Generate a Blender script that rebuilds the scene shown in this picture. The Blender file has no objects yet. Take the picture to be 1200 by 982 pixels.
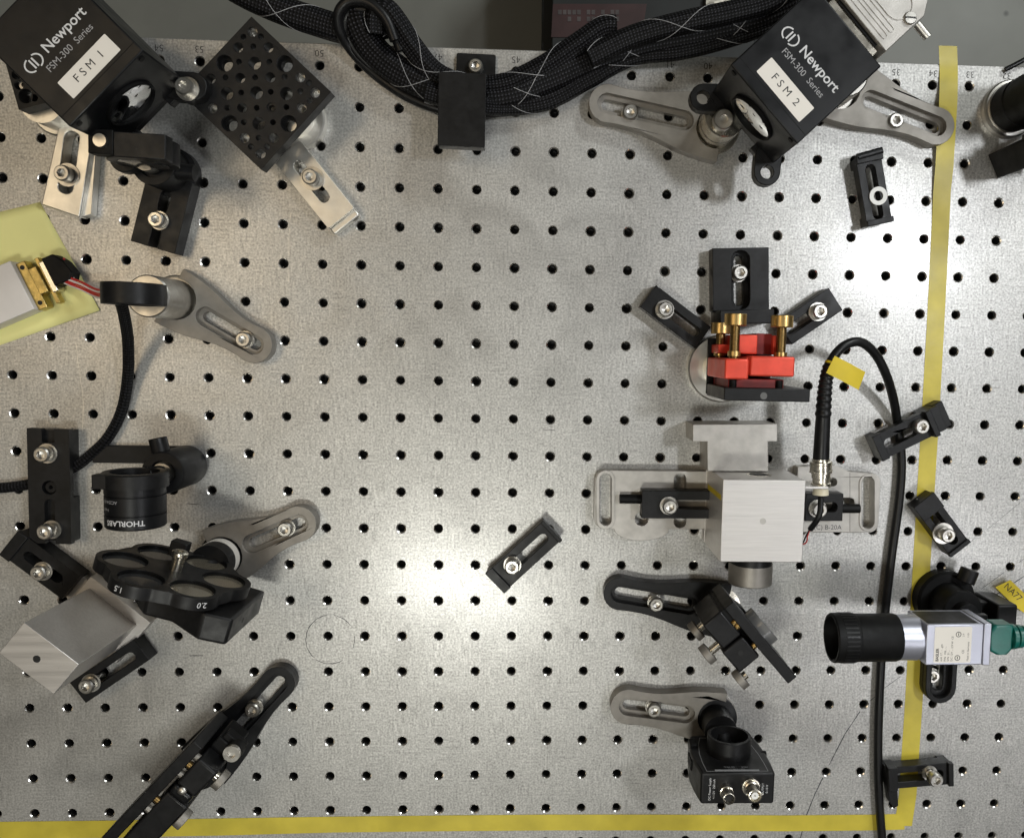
import bpy, bmesh, math, random
from mathutils import Matrix, Vector
from mathutils.geometry import tessellate_polygon
random.seed(7)
sc = bpy.context.scene
C = sc.collection
R = math.radians
PI = math.pi

# ------------------------------------------------------------------ camera
# solved from the 25 mm hole grid of the table (units mm, table top z = 0)
CAM = Vector((19.5051, 73.7791, 573.4209))
ROT = (-0.1016, -0.0485, 0.0162)
FPX, PPX, PPY = 1000.0, 685.2, 508.3
cam = bpy.data.cameras.new('camera')
camo = bpy.data.objects.new('camera', cam); C.objects.link(camo)
camo.location = CAM * .001
camo.rotation_euler = ROT
cam.sensor_fit = 'HORIZONTAL'; cam.sensor_width = 36
cam.lens = FPX / 1200 * 36
cam.shift_x = (600 - PPX) / 1200
cam.shift_y = (PPY - 491) / 1200
cam.clip_start = .01; cam.clip_end = 50
sc.camera = camo
RM = (Matrix.Rotation(ROT[2], 3, 'Z') @ Matrix.Rotation(ROT[1], 3, 'Y') @ Matrix.Rotation(ROT[0], 3, 'X'))

def W(u, v, z=0.0):
    """photo pixel (1200 px wide) + height in mm -> world point in mm"""
    d = RM @ Vector(((u - PPX) / FPX, -(v - PPY) / FPX, -1.0))
    t = (z - CAM.z) / d.z
    p = CAM + d * t
    return Vector((p.x, p.y, z))

# ------------------------------------------------------------------ world, lamps, exposure
world = bpy.data.worlds.new('World'); sc.world = world
world.use_nodes = True
nt = world.node_tree; nt.nodes.clear()
wo = nt.nodes.new('ShaderNodeOutputWorld'); wb = nt.nodes.new('ShaderNodeBackground')
wt = nt.nodes.new('ShaderNodeTexCoord'); wsep = nt.nodes.new('ShaderNodeSeparateXYZ'); wr = nt.nodes.new('ShaderNodeValToRGB')
nt.links.new(wt.outputs['Generated'], wsep.inputs[0]); nt.links.new(wsep.outputs['Z'], wr.inputs[0])
nt.links.new(wr.outputs[0], wb.inputs[0]); nt.links.new(wb.outputs[0], wo.inputs[0])
e = wr.color_ramp.elements                      # pale ceiling overhead, darker walls
e[0].position = 0.0; e[0].color = (.10, .093, .080, 1)
e[1].position = .95; e[1].color = (.45, .43, .38, 1)
wb.inputs[1].default_value = .26

def lamp(name, loc, aim, sx, sy, power, col):
    l = bpy.data.lights.new(name, 'AREA'); l.shape = 'RECTANGLE'; l.size = sx; l.size_y = sy
    l.energy = power; l.color = col
    o = bpy.data.objects.new(name, l); C.objects.link(o)
    o.location = loc
    o.rotation_euler = (Vector(aim) - Vector(loc)).to_track_quat('-Z', 'Y').to_euler()
    return o
lamp('ceiling_or_fill_lamp', (-.14, -.41, 1.12), (0, 0, 0), .28, .07, 4.2, (1, 1, .92))
lamp('ceiling_or_fill_lamp', (.80, -.42, 1.12), (.25, 0, 0), .40, .16, 2.3, (.98, .98, 1))  # added soft fill, no known fixture; brightens the lower right of the table
lamp('ceiling_or_fill_lamp', (.72, .27, 1.12), (.25, 0, 0), .16, .08, 5.6, (.94, .97, 1))
lamp('ceiling_or_fill_lamp', (-.85, .30, 1.5), (-.15, 0, 0), .7, .4, 4.2, (1, .80, .54))  # added warm fill that tints the left side of the table
lamp('ceiling_or_fill_lamp', (1.5, 1.9, 1.6), (.8, 1.1, -.8), .6, .3, 38, (.96, 1, .98))  # added to brighten the floor behind the table, no known fixture

sc.view_settings.view_transform = 'Standard'
sc.view_settings.look = 'None'
sc.view_settings.exposure = -0.30
sc.view_settings.gamma = 1.0
sc.view_settings.use_curve_mapping = False
sc.render.engine = 'CYCLES'
sc.render.resolution_x = 1024; sc.render.resolution_y = 837

# ------------------------------------------------------------------ materials
MATS = {}
def mat(name, col, rough=.5, metal=0.0, var=.12, scale=220, bump=.0, bscale=900, rvar=.08, spec=.5, stretch=None, trans=0.0, coat=0.0):
    m = bpy.data.materials.new(name); m.use_nodes = True
    n = m.node_tree.nodes; L = m.node_tree.links
    b = n['Principled BSDF']
    tc = n.new('ShaderNodeTexCoord'); mp = n.new('ShaderNodeMapping')
    L.new(tc.outputs['Object'], mp.inputs[0])
    if stretch: mp.inputs['Scale'].default_value = stretch
    no = n.new('ShaderNodeTexNoise'); no.inputs['Scale'].default_value = scale; no.inputs['Detail'].default_value = 5
    L.new(mp.outputs[0], no.inputs[0])
    rp = n.new('ShaderNodeMapRange'); rp.inputs[1].default_value = .3; rp.inputs[2].default_value = .7
    rp.inputs[3].default_value = 1 - var; rp.inputs[4].default_value = 1 + var
    L.new(no.outputs['Fac'], rp.inputs[0])
    mx = n.new('ShaderNodeVectorMath'); mx.operation = 'SCALE'; mx.inputs[0].default_value = col
    L.new(rp.outputs[0], mx.inputs['Scale']); L.new(mx.outputs[0], b.inputs['Base Color'])
    rr = n.new('ShaderNodeMapRange'); rr.inputs[1].default_value = .3; rr.inputs[2].default_value = .7
    rr.inputs[3].default_value = max(.02, rough - rvar); rr.inputs[4].default_value = min(1, rough + rvar)
    no2 = n.new('ShaderNodeTexNoise'); no2.inputs['Scale'].default_value = scale * .37; no2.inputs['Detail'].default_value = 4
    L.new(mp.outputs[0], no2.inputs[0]); L.new(no2.outputs['Fac'], rr.inputs[0]); L.new(rr.outputs[0], b.inputs['Roughness'])
    b.inputs['Metallic'].default_value = metal
    b.inputs['Specular IOR Level'].default_value = spec
    b.inputs['Transmission Weight'].default_value = trans
    b.inputs['Coat Weight'].default_value = coat
    if bump:
        nb = n.new('ShaderNodeTexNoise'); nb.inputs['Scale'].default_value = bscale; nb.inputs['Detail'].default_value = 3
        L.new(mp.outputs[0], nb.inputs[0])
        bp = n.new('ShaderNodeBump'); bp.inputs['Strength'].default_value = bump; bp.inputs['Distance'].default_value = .0003
        L.new(nb.outputs['Fac'], bp.inputs['Height']); L.new(bp.outputs[0], b.inputs['Normal'])
    MATS[name] = m
    return m

mat('black_anodised', (.0085, .0085, .009), .42, 0, .25, 300, .10, 1600, spec=.28)
mat('black_dark', (.004, .004, .0042), .55, 0, .25, 300, .10, 1600, spec=.2)
mat('black_satin', (.006, .0063, .0072), .36, 0, .2, 200, .06, 2200, spec=.3)
mat('black_rubber', (.006, .006, .0065), .40, 0, .3, 260, .15, 900, spec=.35)
mat('braid', (.0036, .0036, .0042), .6, 0, .9, 1300, .9, 1100, spec=.18)
mat('thread', (.36, .36, .37), .6, 0, .2)
mat('aluminium', (.64, .615, .59), .48, .85, .06, 1000, .06, 1200, stretch=(.04, 1, 1))
mat('aluminium_raw', (.76, .74, .69), .38, 1, .10, 120, .12, 500)
mat('cast_grey', (.28, .262, .236), .55, .75, .10, 160, .25, 1400)
mat('cast_pale', (.46, .44, .41), .52, .8, .10, 160, .25, 1400)
mat('stainless', (.56, .54, .50), .36, 1, .10, 300, .06, 700)
mat('nickel', (.70, .66, .57), .26, 1, .12, 300, .05, 900)
mat('brass', (.58, .40, .16), .33, 1, .15, 400, .2, 1500, stretch=(1, .12, 1))
mat('red_anodised', (.74, .075, .042), .40, .3, .10, 150, .06, 1600)
mat('brass_dark', (.20, .13, .05), .4, 1, .3, 900)
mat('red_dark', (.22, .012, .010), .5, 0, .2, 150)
mat('label_white', (.78, .74, .68), .5, 0, .03, 60)
mat('label_print', (.02, .02, .02), .6, 0, .1)
mat('white_print', (.62, .62, .63), .6, 0, .12, 900)
mat('grey_print', (.34, .34, .35), .6, 0, .12, 900)
mat('hole_rim', (.82, .80, .76), .26, 1, .25, 90)
mat('engraving', (.045, .042, .04), .7, 0, .3, 900)
mat('white_plastic', (.72, .68, .65), .45, 0, .05, 60, .05, 900)
mat('cream_plastic', (.72, .66, .50), .45, 0, .08, 90)
mat('nylon', (.82, .82, .80), .5, 0, .04, 90)
mat('gold', (.46, .36, .14), .36, 1, .2, 500, .2, 900)
mat('note_paper', (.94, .90, .38), .7, 0, .05, 25, .15, 60)
mat('yellow_tape', (.58, .475, .055), .40, 0, .14, 45, .40, 130)
mat('yellow_flag', (.66, .50, .015), .40, 0, .08, 60, .10, 260)
mat('green_plastic', (.004, .12, .095), .35, 0, .15, 120)
mat('red_wire', (.52, .035, .03), .45, 0, .1)
mat('white_wire', (.70, .66, .62), .45, 0, .1)
mat('mirror', (.86, .87, .88), .04, 1, .02, 60, rvar=.02)
mat('optic_grey', (.30, .30, .30), .18, .6, .05, 60)
mat('filter_glass', (.40, .355, .275), .16, .7, .06, 60)
mat('filter_dark', (.09, .09, .09), .12, .6, .06, 60)
mat('hole_dark', (.006, .006, .006), .6, 0, .1)
mat('silver_paint', (.46, .47, .54), .40, .7, .04, 80)
mat('case_dark', (.010, .012, .012), .6, 0, .25, 20)
mat('case_red', (.045, .016, .016), .6, 0, .3, 30)
mat('case_pale', (.075, .062, .062), .6, 0, .4, 60)
mat('graphite', (.055, .055, .062), .6, 0, .6, 300)

def add_wear(name, col=(.07, .068, .064), lo=.66, hi=.74, scale=170):
    m = MATS[name]; n = m.node_tree.nodes; L = m.node_tree.links; b = n['Principled BSDF']
    tc = n.new('ShaderNodeTexCoord')
    t = n.new('ShaderNodeTexNoise'); t.inputs['Scale'].default_value = scale; t.inputs['Detail'].default_value = 8; t.inputs['Roughness'].default_value = .75
    L.new(tc.outputs['Object'], t.inputs[0])
    r = n.new('ShaderNodeMapRange'); r.inputs[1].default_value = lo; r.inputs[2].default_value = hi
    L.new(t.outputs['Fac'], r.inputs[0])
    k = n.new('ShaderNodeMix'); k.data_type = 'RGBA'
    L.new(r.outputs[0], k.inputs['Factor']); L.new(b.inputs['Base Color'].links[0].from_socket, k.inputs['A']); k.inputs['B'].default_value = (*col, 1)
    L.new(k.outputs['Result'], b.inputs['Base Color'])
add_wear('black_anodised'); add_wear('black_rubber', (.03, .03, .028), .62, .72, 240)
add_wear('red_anodised', (.62, .22, .17), .68, .76, 150); add_wear('yellow_tape', (.26, .21, .06), .66, .76, 70)
add_wear('aluminium', (.36, .34, .32), .66, .78, 60); add_wear('cast_grey', (.20, .185, .165), .62, .75, 120)

def floor_material():
    m = mat('floor_paint', (.235, .238, .215), .45, 0, .10, 9, .2, 30)
    n = m.node_tree.nodes; L = m.node_tree.links; b = n['Principled BSDF']
    tc = n.new('ShaderNodeTexCoord'); v = n.new('ShaderNodeTexVoronoi'); v.inputs['Scale'].default_value = 14
    L.new(tc.outputs['Object'], v.inputs['Vector'])
    r = n.new('ShaderNodeMapRange'); r.inputs[1].default_value = .03; r.inputs[2].default_value = .09
    r.inputs[3].default_value = .35; r.inputs[4].default_value = 1
    L.new(v.outputs['Distance'], r.inputs[0])
    src = b.inputs['Base Color'].links[0].from_socket
    k = n.new('ShaderNodeVectorMath'); k.operation = 'SCALE'
    L.new(src, k.inputs[0]); L.new(r.outputs[0], k.inputs['Scale']); L.new(k.outputs[0], b.inputs['Base Color'])
    return m
floor_material()

def steel_material():
    m = bpy.data.materials.new('table_steel'); m.use_nodes = True
    n = m.node_tree.nodes; L = m.node_tree.links; b = n['Principled BSDF']
    tc = n.new('ShaderNodeTexCoord')
    def noise(scale, detail=3, st=(1, 1, 1), rot=0, dist=0):
        mp = n.new('ShaderNodeMapping'); mp.inputs['Scale'].default_value = st; mp.inputs['Rotation'].default_value = (0, 0, rot)
        L.new(tc.outputs['Object'], mp.inputs[0])
        t = n.new('ShaderNodeTexNoise'); t.inputs['Scale'].default_value = scale; t.inputs['Detail'].default_value = detail
        t.inputs['Distortion'].default_value = dist
        L.new(mp.outputs[0], t.inputs[0]); return t.outputs['Fac']
    def rng(s, a, b_, c, d):
        r = n.new('ShaderNodeMapRange'); L.new(s, r.inputs[0])
        for i, x in enumerate((a, b_, c, d)): r.inputs[i + 1].default_value = x
        return r.outputs[0]
    def math_(op, a, c):
        k = n.new('ShaderNodeMath'); k.operation = op
        for i, x in enumerate((a, c)):
            if isinstance(x, (int, float)): k.inputs[i].default_value = x
            else: L.new(x, k.inputs[i])
        return k.outputs[0]
    fine = noise(760, 4)
    hx = noise(300, 4, (.22, 2.6, 1), 0)             # short rolled-in strokes, both ways
    hy = noise(300, 4, (2.6, .22, 1), 0)
    hd = noise(300, 4, (2.2, .35, 1), .8)
    mask = rng(noise(55, 2), .4, .6, 0, 1)
    mask2 = rng(noise(38, 2, rot=.5), .45, .6, 0, 1)
    def mixf(f, a, c):
        k = n.new('ShaderNodeMix'); k.data_type = 'FLOAT'
        L.new(f, k.inputs['Factor']); L.new(a, k.inputs['A']); L.new(c, k.inputs['B']); return k.outputs['Result']
    weave = mixf(mask2, mixf(mask, hx, hy), hd)
    grain = math_('ADD', math_('MULTIPLY', weave, .36), math_('MULTIPLY', fine, .64))
    stain = noise(7, 5, dist=.6)
    stain2 = noise(19, 6, rot=1.1, dist=1.2)
    val = math_('MULTIPLY', rng(grain, .36, .64, .66, 1.34), rng(stain, .3, .7, .93, 1.05))
    val = math_('MULTIPLY', val, rng(stain2, .3, .55, .88, 1.0))
    sp = noise(1500, 1)
    val = math_('MULTIPLY', val, rng(sp, .66, .78, 1.0, 1.16))
    sc_ = n.new('ShaderNodeVectorMath'); sc_.operation = 'SCALE'; sc_.inputs[0].default_value = (.50, .492, .472)
    L.new(val, sc_.inputs['Scale']); L.new(sc_.outputs[0], b.inputs['Base Color'])
    b.inputs['Metallic'].default_value = .66
    b.inputs['Coat Weight'].default_value = .7; b.inputs['Coat Roughness'].default_value = .2
    L.new(math_('ADD', rng(grain, .35, .65, .51, .41), rng(stain2, .3, .7, -.05, .06)), b.inputs['Roughness'])
    bp = n.new('ShaderNodeBump'); bp.inputs['Strength'].default_value = .30; bp.inputs['Distance'].default_value = .00025
    L.new(grain, bp.inputs['Height']); L.new(bp.outputs[0], b.inputs['Normal'])
    MATS['table_steel'] = m
steel_material()
_bw = MATS['braid']   # woven look: fine checks of lighter thread
def braid_material():
    n = _bw.node_tree.nodes; L = _bw.node_tree.links; b = n['Principled BSDF']
    def attr(nm): a = n.new('ShaderNodeAttribute'); a.attribute_name = nm; return a.outputs['Fac']
    def op(o, a, c=0.0):
        k = n.new('ShaderNodeMath'); k.operation = o
        for i, x in enumerate((a, c)):
            if isinstance(x, (int, float)): k.inputs[i].default_value = x
            else: L.new(x, k.inputs[i])
        return k.outputs[0]
    al, ar = attr('along'), attr('around')
    a = op('MULTIPLY', al, 2 * PI / 4.2); c = op('MULTIPLY', ar, 2 * PI * 12)
    w = op('MULTIPLY', op('SINE', op('ADD', a, c)), op('SINE', op('SUBTRACT', a, c)))
    ridge = op('SINE', op('MULTIPLY', ar, 2 * PI * 5))
    fine = op('ADD', op('MULTIPLY', w, .5), .5)
    src = b.inputs['Base Color'].links[0].from_socket
    k = n.new('ShaderNodeVectorMath'); k.operation = 'SCALE'
    L.new(src, k.inputs[0]); L.new(op('ADD', op('MULTIPLY', op('POWER', fine, 6.0), 14.0), .5), k.inputs['Scale']); L.new(k.outputs[0], b.inputs['Base Color'])
    bp = [x for x in n if x.type == 'BUMP'][0]; bp.inputs['Distance'].default_value = .0012; bp.inputs['Strength'].default_value = .8
    L.new(op('ADD', op('MULTIPLY', fine, .4), op('MULTIPLY', ridge, .6)), bp.inputs['Height'])
braid_material()

# ------------------------------------------------------------------ mesh kit (mm)
I4 = Matrix.Identity(4)
def circ(cx, cy, r, n=24, a0=0): return [(cx + r * math.cos(a0 + 2 * PI * i / n), cy + r * math.sin(a0 + 2 * PI * i / n)) for i in range(n)]
def stad(x0, y0, x1, y1, r, n=9):
    a = math.atan2(y1 - y0, x1 - x0); o = []
    for i in range(n): t = a - PI / 2 + PI * i / (n - 1); o.append((x1 + r * math.cos(t), y1 + r * math.sin(t)))
    for i in range(n): t = a + PI / 2 + PI * i / (n - 1); o.append((x0 + r * math.cos(t), y0 + r * math.sin(t)))
    return o
def rrect(x0, y0, x1, y1, r, n=5):
    o = []
    for cx, cy, a in ((x1 - r, y1 - r, 0), (x0 + r, y1 - r, 90), (x0 + r, y0 + r, 180), (x1 - r, y0 + r, 270)):
        for i in range(n): t = R(a + 90 * i / (n - 1)); o.append((cx + r * math.cos(t), cy + r * math.sin(t)))
    return o

class M:
    def __init__(s, T=I4): s.v = []; s.f = []; s.T = T
    def add(s, vs, fs, T=None):
        k = len(s.v); t = s.T if T is None else T
        s.v += [t @ Vector(p) for p in vs]; s.f += [[k + i for i in f] for f in fs]; return s
    def prism(s, outer, z0, z1, holes=(), T=None):
        loops = [list(outer)] + [list(h) for h in holes]
        flat = [p for l in loops for p in l]; N = len(flat)
        tris = tessellate_polygon([[Vector((p[0], p[1], 0)) for p in l] for l in loops])
        vs = [(p[0], p[1], z0) for p in flat] + [(p[0], p[1], z1) for p in flat]
        fs = []
        for a, b, c in tris: fs.append((c, b, a)); fs.append((a + N, b + N, c + N))
        k = 0
        for l in loops:
            n = len(l)
            for i in range(n):
                j = (i + 1) % n; fs.append((k + i, k + j, k + j + N, k + i + N))
            k += n
        return s.add(vs, fs, T)
    def box(s, x0, x1, y0, y1, z0, z1, T=None): 
        v = [(x, y, z) for z in (z0, z1) for x, y in ((x0, y0), (x1, y0), (x1, y1), (x0, y1))]
        return s.add(v, [(3, 2, 1, 0), (4, 5, 6, 7), (0, 1, 5, 4), (1, 2, 6, 5), (2, 3, 7, 6), (3, 0, 4, 7)], T)
    def loft(s, rings, cap0=True, cap1=True, close=False, T=None):
        n = len(rings[0]); v = [p for r in rings for p in r]; f = []
        m = len(rings)
        for k in range(m if close else m - 1):
            a = k * n; b = ((k + 1) % m) * n
            for i in range(n):
                j = (i + 1) % n; f.append((a + i, a + j, b + j, b + i))
        if not close:
            if cap0: f.append(tuple(range(n - 1, -1, -1)))
            if cap1: f.append(tuple(range((m - 1) * n, m * n)))
        return s.add(v, f, T)
    def lathe(s, prof, n=28, close=False, T=None):
        return s.loft([[(r * math.cos(2 * PI * i / n), r * math.sin(2 * PI * i / n), z) for i in range(n)] for r, z in prof], close=close, T=T)
    def cyl(s, p0, p1, r, r1=None, n=24):
        p0 = Vector(p0); p1 = Vector(p1); d = p1 - p0
        T = s.T @ Matrix.Translation(p0) @ d.to_track_quat('Z', 'Y').to_matrix().to_4x4()
        return s.lathe([(r, 0), (r if r1 is None else r1, d.length)], n, T=T)
    def ring(s, p0, p1, ro, ri, n=28):
        p0 = Vector(p0); p1 = Vector(p1); d = p1 - p0; l = d.length
        T = s.T @ Matrix.Translation(p0) @ d.to_track_quat('Z', 'Y').to_matrix().to_4x4()
        return s.lathe([(ri, 0), (ro, 0), (ro, l), (ri, l)], n, close=True, T=T)
    def tube(s, pts, r, n=12):
        pts = [Vector(p) for p in pts]; N = len(pts)
        rs = r if isinstance(r, (list, tuple)) else [r] * N
        tan = [(pts[min(i + 1, N - 1)] - pts[max(i - 1, 0)]).normalized() for i in range(N)]
        up = Vector((0, 0, 1))
        if abs(tan[0].dot(up)) > .9: up = Vector((1, 0, 0))
        x = tan[0].cross(up).normalized(); rings = []; s.along = []; s.around = []; acc = 0
        for i in range(N):
            x = (x - tan[i] * x.dot(tan[i])).normalized(); y = tan[i].cross(x)
            if i: acc += (pts[i] - pts[i - 1]).length
            s.along += [acc] * n; s.around += [k / n for k in range(n)]
            x, y = y, -x
            rings.append([tuple(pts[i] + (x * math.cos(2 * PI * k / n) + y * math.sin(2 * PI * k / n)) * rs[i]) for k in range(n)])
            x, y = -y, x
        return s.loft(rings)
    def build(s, name, material, parent=None, bevel=0.0, seg=2, smooth=40, root=None, recalc=True):
        me = bpy.data.meshes.new(name)
        inv = INV.get(parent.name if parent else None, I4)
        me.from_pydata([(inv @ p) * .001 for p in s.v], [], s.f)
        me.materials.append(MATS[material])
        if getattr(s, 'along', None) and len(s.along) == len(me.vertices):
            for nm, dat in (('along', s.along), ('around', s.around)):
                at = me.attributes.new(nm, 'FLOAT', 'POINT'); at.data.foreach_set('value', dat)
        if recalc:
            bm = bmesh.new(); bm.from_mesh(me); bmesh.ops.recalc_face_normals(bm, faces=bm.faces); bm.to_mesh(me); bm.free()
        me.polygons.foreach_set('use_smooth', [True] * len(me.polygons))
        me.set_sharp_from_angle(angle=R(smooth))
        o = bpy.data.objects.new(name, me); C.objects.link(o)
        if parent: o.parent = parent; INV[o.name] = inv
        if bevel:
            b = o.modifiers.new('bevel', 'BEVEL'); b.width = bevel * .001; b.segments = seg; b.limit_method = 'ANGLE'; b.angle_limit = R(40); b.harden_normals = False
        return o
INV = {}
def tag(o, label, cat=None, group=None, kind=None):
    if label: o['label'] = label
    if cat: o['category'] = cat
    if group: o['group'] = group
    if kind: o['kind'] = kind
    return o
def thing(name, label, cat, at, group=None):
    """Empty at the thing's base; at = world point (mm)"""
    o = bpy.data.objects.new(name, None); C.objects.link(o); o.empty_display_size = .005
    o.location = Vector((at[0], at[1], at[2] if len(at) > 2 else 0)) * .001
    INV[o.name] = Matrix.Translation(-Vector((at[0], at[1], at[2] if len(at) > 2 else 0)))
    return tag(o, label, cat, group)
def fr(u, v, z, deg=0.0, base=0.0):
    """frame at the point under pixel (u,v) at height z; x axis at image angle deg (clockwise), local z starts at base"""
    p = W(u, v, z)
    return Matrix.Translation((p.x, p.y, base)) @ Matrix.Rotation(-R(deg), 4, 'Z')
def fr2(a, b, z, base=0.0):
    A = W(*a, z); B = W(*b, z); d = B - A
    return Matrix.Translation((A.x, A.y, base)) @ Matrix.Rotation(math.atan2(d.y, d.x), 4, 'Z'), d.length
def px(poly, z): return [tuple(W(u, v, z).xy) for u, v in poly]
def text(parent, name, s, size, T, material, bold=0.0, align='CENTER', bend=None, z=.06, sx=1.0):
    cu = bpy.data.curves.new(name, 'FONT'); cu.body = s; cu.size = size; cu.align_x = align; cu.align_y = 'CENTER'
    cu.offset = bold; cu.resolution_u = 3; cu.space_character = 1.0
    ob = bpy.data.objects.new(name + '_curve', cu); C.objects.link(ob)
    bpy.context.view_layer.update()
    dg = bpy.context.evaluated_depsgraph_get()
    me = bpy.data.meshes.new_from_object(ob.evaluated_get(dg))
    vs = [(v.co.x * sx, v.co.y, z) for v in me.vertices]; fs = [tuple(p.vertices) for p in me.polygons]
    bpy.data.objects.remove(ob); bpy.data.curves.remove(cu); bpy.data.meshes.remove(me)
    if bend: vs = [bend(p) for p in vs]
    m = M(T); m.add(vs, fs)
    return m.build(name, material, parent, recalc=False)

def bolt(parent, u, v, zs, wr=6.0, hr=4.9, hh=6.0, metal='stainless', raised=0.0):
    """socket head screw whose head shows at pixel (u,v); it bears on height zs"""
    zt = zs + .8 + hh + raised
    p = W(u, v, zt); T = Matrix.Translation((p.x, p.y, 0)) @ Matrix.Rotation(random.random() * 1.0, 4, 'Z')
    m = M(T); n = 24
    def hexr(i, a):
        t = 2 * PI * i / n; return a / math.cos(((t + PI / 6) % (PI / 3)) - PI / 6)
    def rg(r, z): return [(r * math.cos(2 * PI * i / n), r * math.sin(2 * PI * i / n), z) for i in range(n)]
    def hx(a, z): return [(hexr(i, a) * math.cos(2 * PI * i / n), hexr(i, a) * math.sin(2 * PI * i / n), z) for i in range(n)]
    m.loft([rg(2.9, .3), rg(2.9, zt - hh), rg(hr - .2, zt - hh), rg(hr, zt - hh + .3), rg(hr, zt - .9), rg(hr - .8, zt), hx(2.5, zt), hx(2.5, zt - 3.2), rg(.3, zt - 4)], cap0=True, cap1=True)
    b = m.build('bolt', metal, parent, smooth=35)
    if wr:
        M(T).lathe([(3.2, zs + .02), (wr, zs + .02), (wr, zs + .8), (3.2, zs + .8)], 28, close=True).build('washer', metal, b, smooth=35)
    return b

def strap(name, label, a, b, width, z, slot=(.25, .82), lip0=4.0, lip1=4.0, liph=1.5, th=None, bolts=(), metal='black_anodised', group=None, sw=6.6, foot=(6, 6), washer=6.2, raised=0.0, cat='clamp', bevel=.35):
    """slotted table clamp seen from above: ends a, b (pixels of the top plane at height z)"""
    T, L = fr2(a, b, z)
    t = thing(name, label, cat, T.translation, group)
    th = th or z - .2; h = width / 2
    m = M(T)
    m.prism([(0, -h), (L, -h), (L, h), (0, h)], z - th, z, [stad(L * slot[0], 0, L * slot[1], 0, sw / 2)])
    m.build('bar', metal, t, bevel)
    if foot[0] and th < z - 1: M(T).box(.1, foot[0], -h + .1, h - .1, .2, z - th + .2).build('foot', metal, t, .3)
    if foot[1] and th < z - 1: M(T).box(L - foot[1], L - .1, -h + .1, h - .1, .2, z - th + .2).build('foot', metal, t, .3)
    if lip0: M(T).box(-.6, lip0, -h - .4, h + .4, z - 2, z + liph).build('lip', metal, t, .4)
    if lip1: M(T).box(L - lip1, L + .6, -h - .4, h + .4, z - 2, z + liph).build('lip', metal, t, .4)
    for (u, v) in bolts: bolt(t, u, v, z, washer, raised=raised)
    return t

def fork(name, label, tip, post, boltpx, metal='cast_grey', z=10.0, a=12.0, jaw=21.0, rp=13.2, group='clamping forks on the table', slot=None, washer=5.6, raised=0):
    """pedestal clamping fork: rounded slotted end at tip, open jaws round the post"""
    T, L = fr2(tip, post, 5.0)
    t = thing(name, label, 'clamp', T.translation, group)
    pts = []
    for i in range(13): th_ = PI / 2 + PI * i / 12; pts.append((a + a * math.cos(th_), a * math.sin(th_)))
    xe = L + rp * .35
    n = 9
    def prof(f): return a - 1.6 * math.sin(PI * min(1, f * 1.6)) * (f < .62) + (jaw - a) * (f * f * (3 - 2 * f))
    for i in range(1, n + 1): f = i / n; pts.append((a + (xe - a) * f, -prof(f)))
    th0 = math.acos(min(1, .35))
    k = 12
    for i in range(k + 1):
        ang = -th0 - (2 * PI - 2 * th0) * i / k
        pts.append((L + rp * math.cos(ang), rp * math.sin(ang)))
    for i in range(n, 0, -1): f = i / n; pts.append((a + (xe - a) * f, prof(f)))
    s0 = a * .98; s1 = L - rp - 8.5
    if slot: s1 = slot
    m = M(T)
    m.prism(pts, .2, z * .55, [stad(s0, 0, s1, 0, 3.4)])
    m.prism(pts, z * .55 - .05, z, [stad(s0, 0, s1, 0, 6.3)])
    m.build('fork_body', metal, t, .5)
    bolt(t, boltpx[0], boltpx[1], z * .55, washer, raised=raised)
    return t

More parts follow.
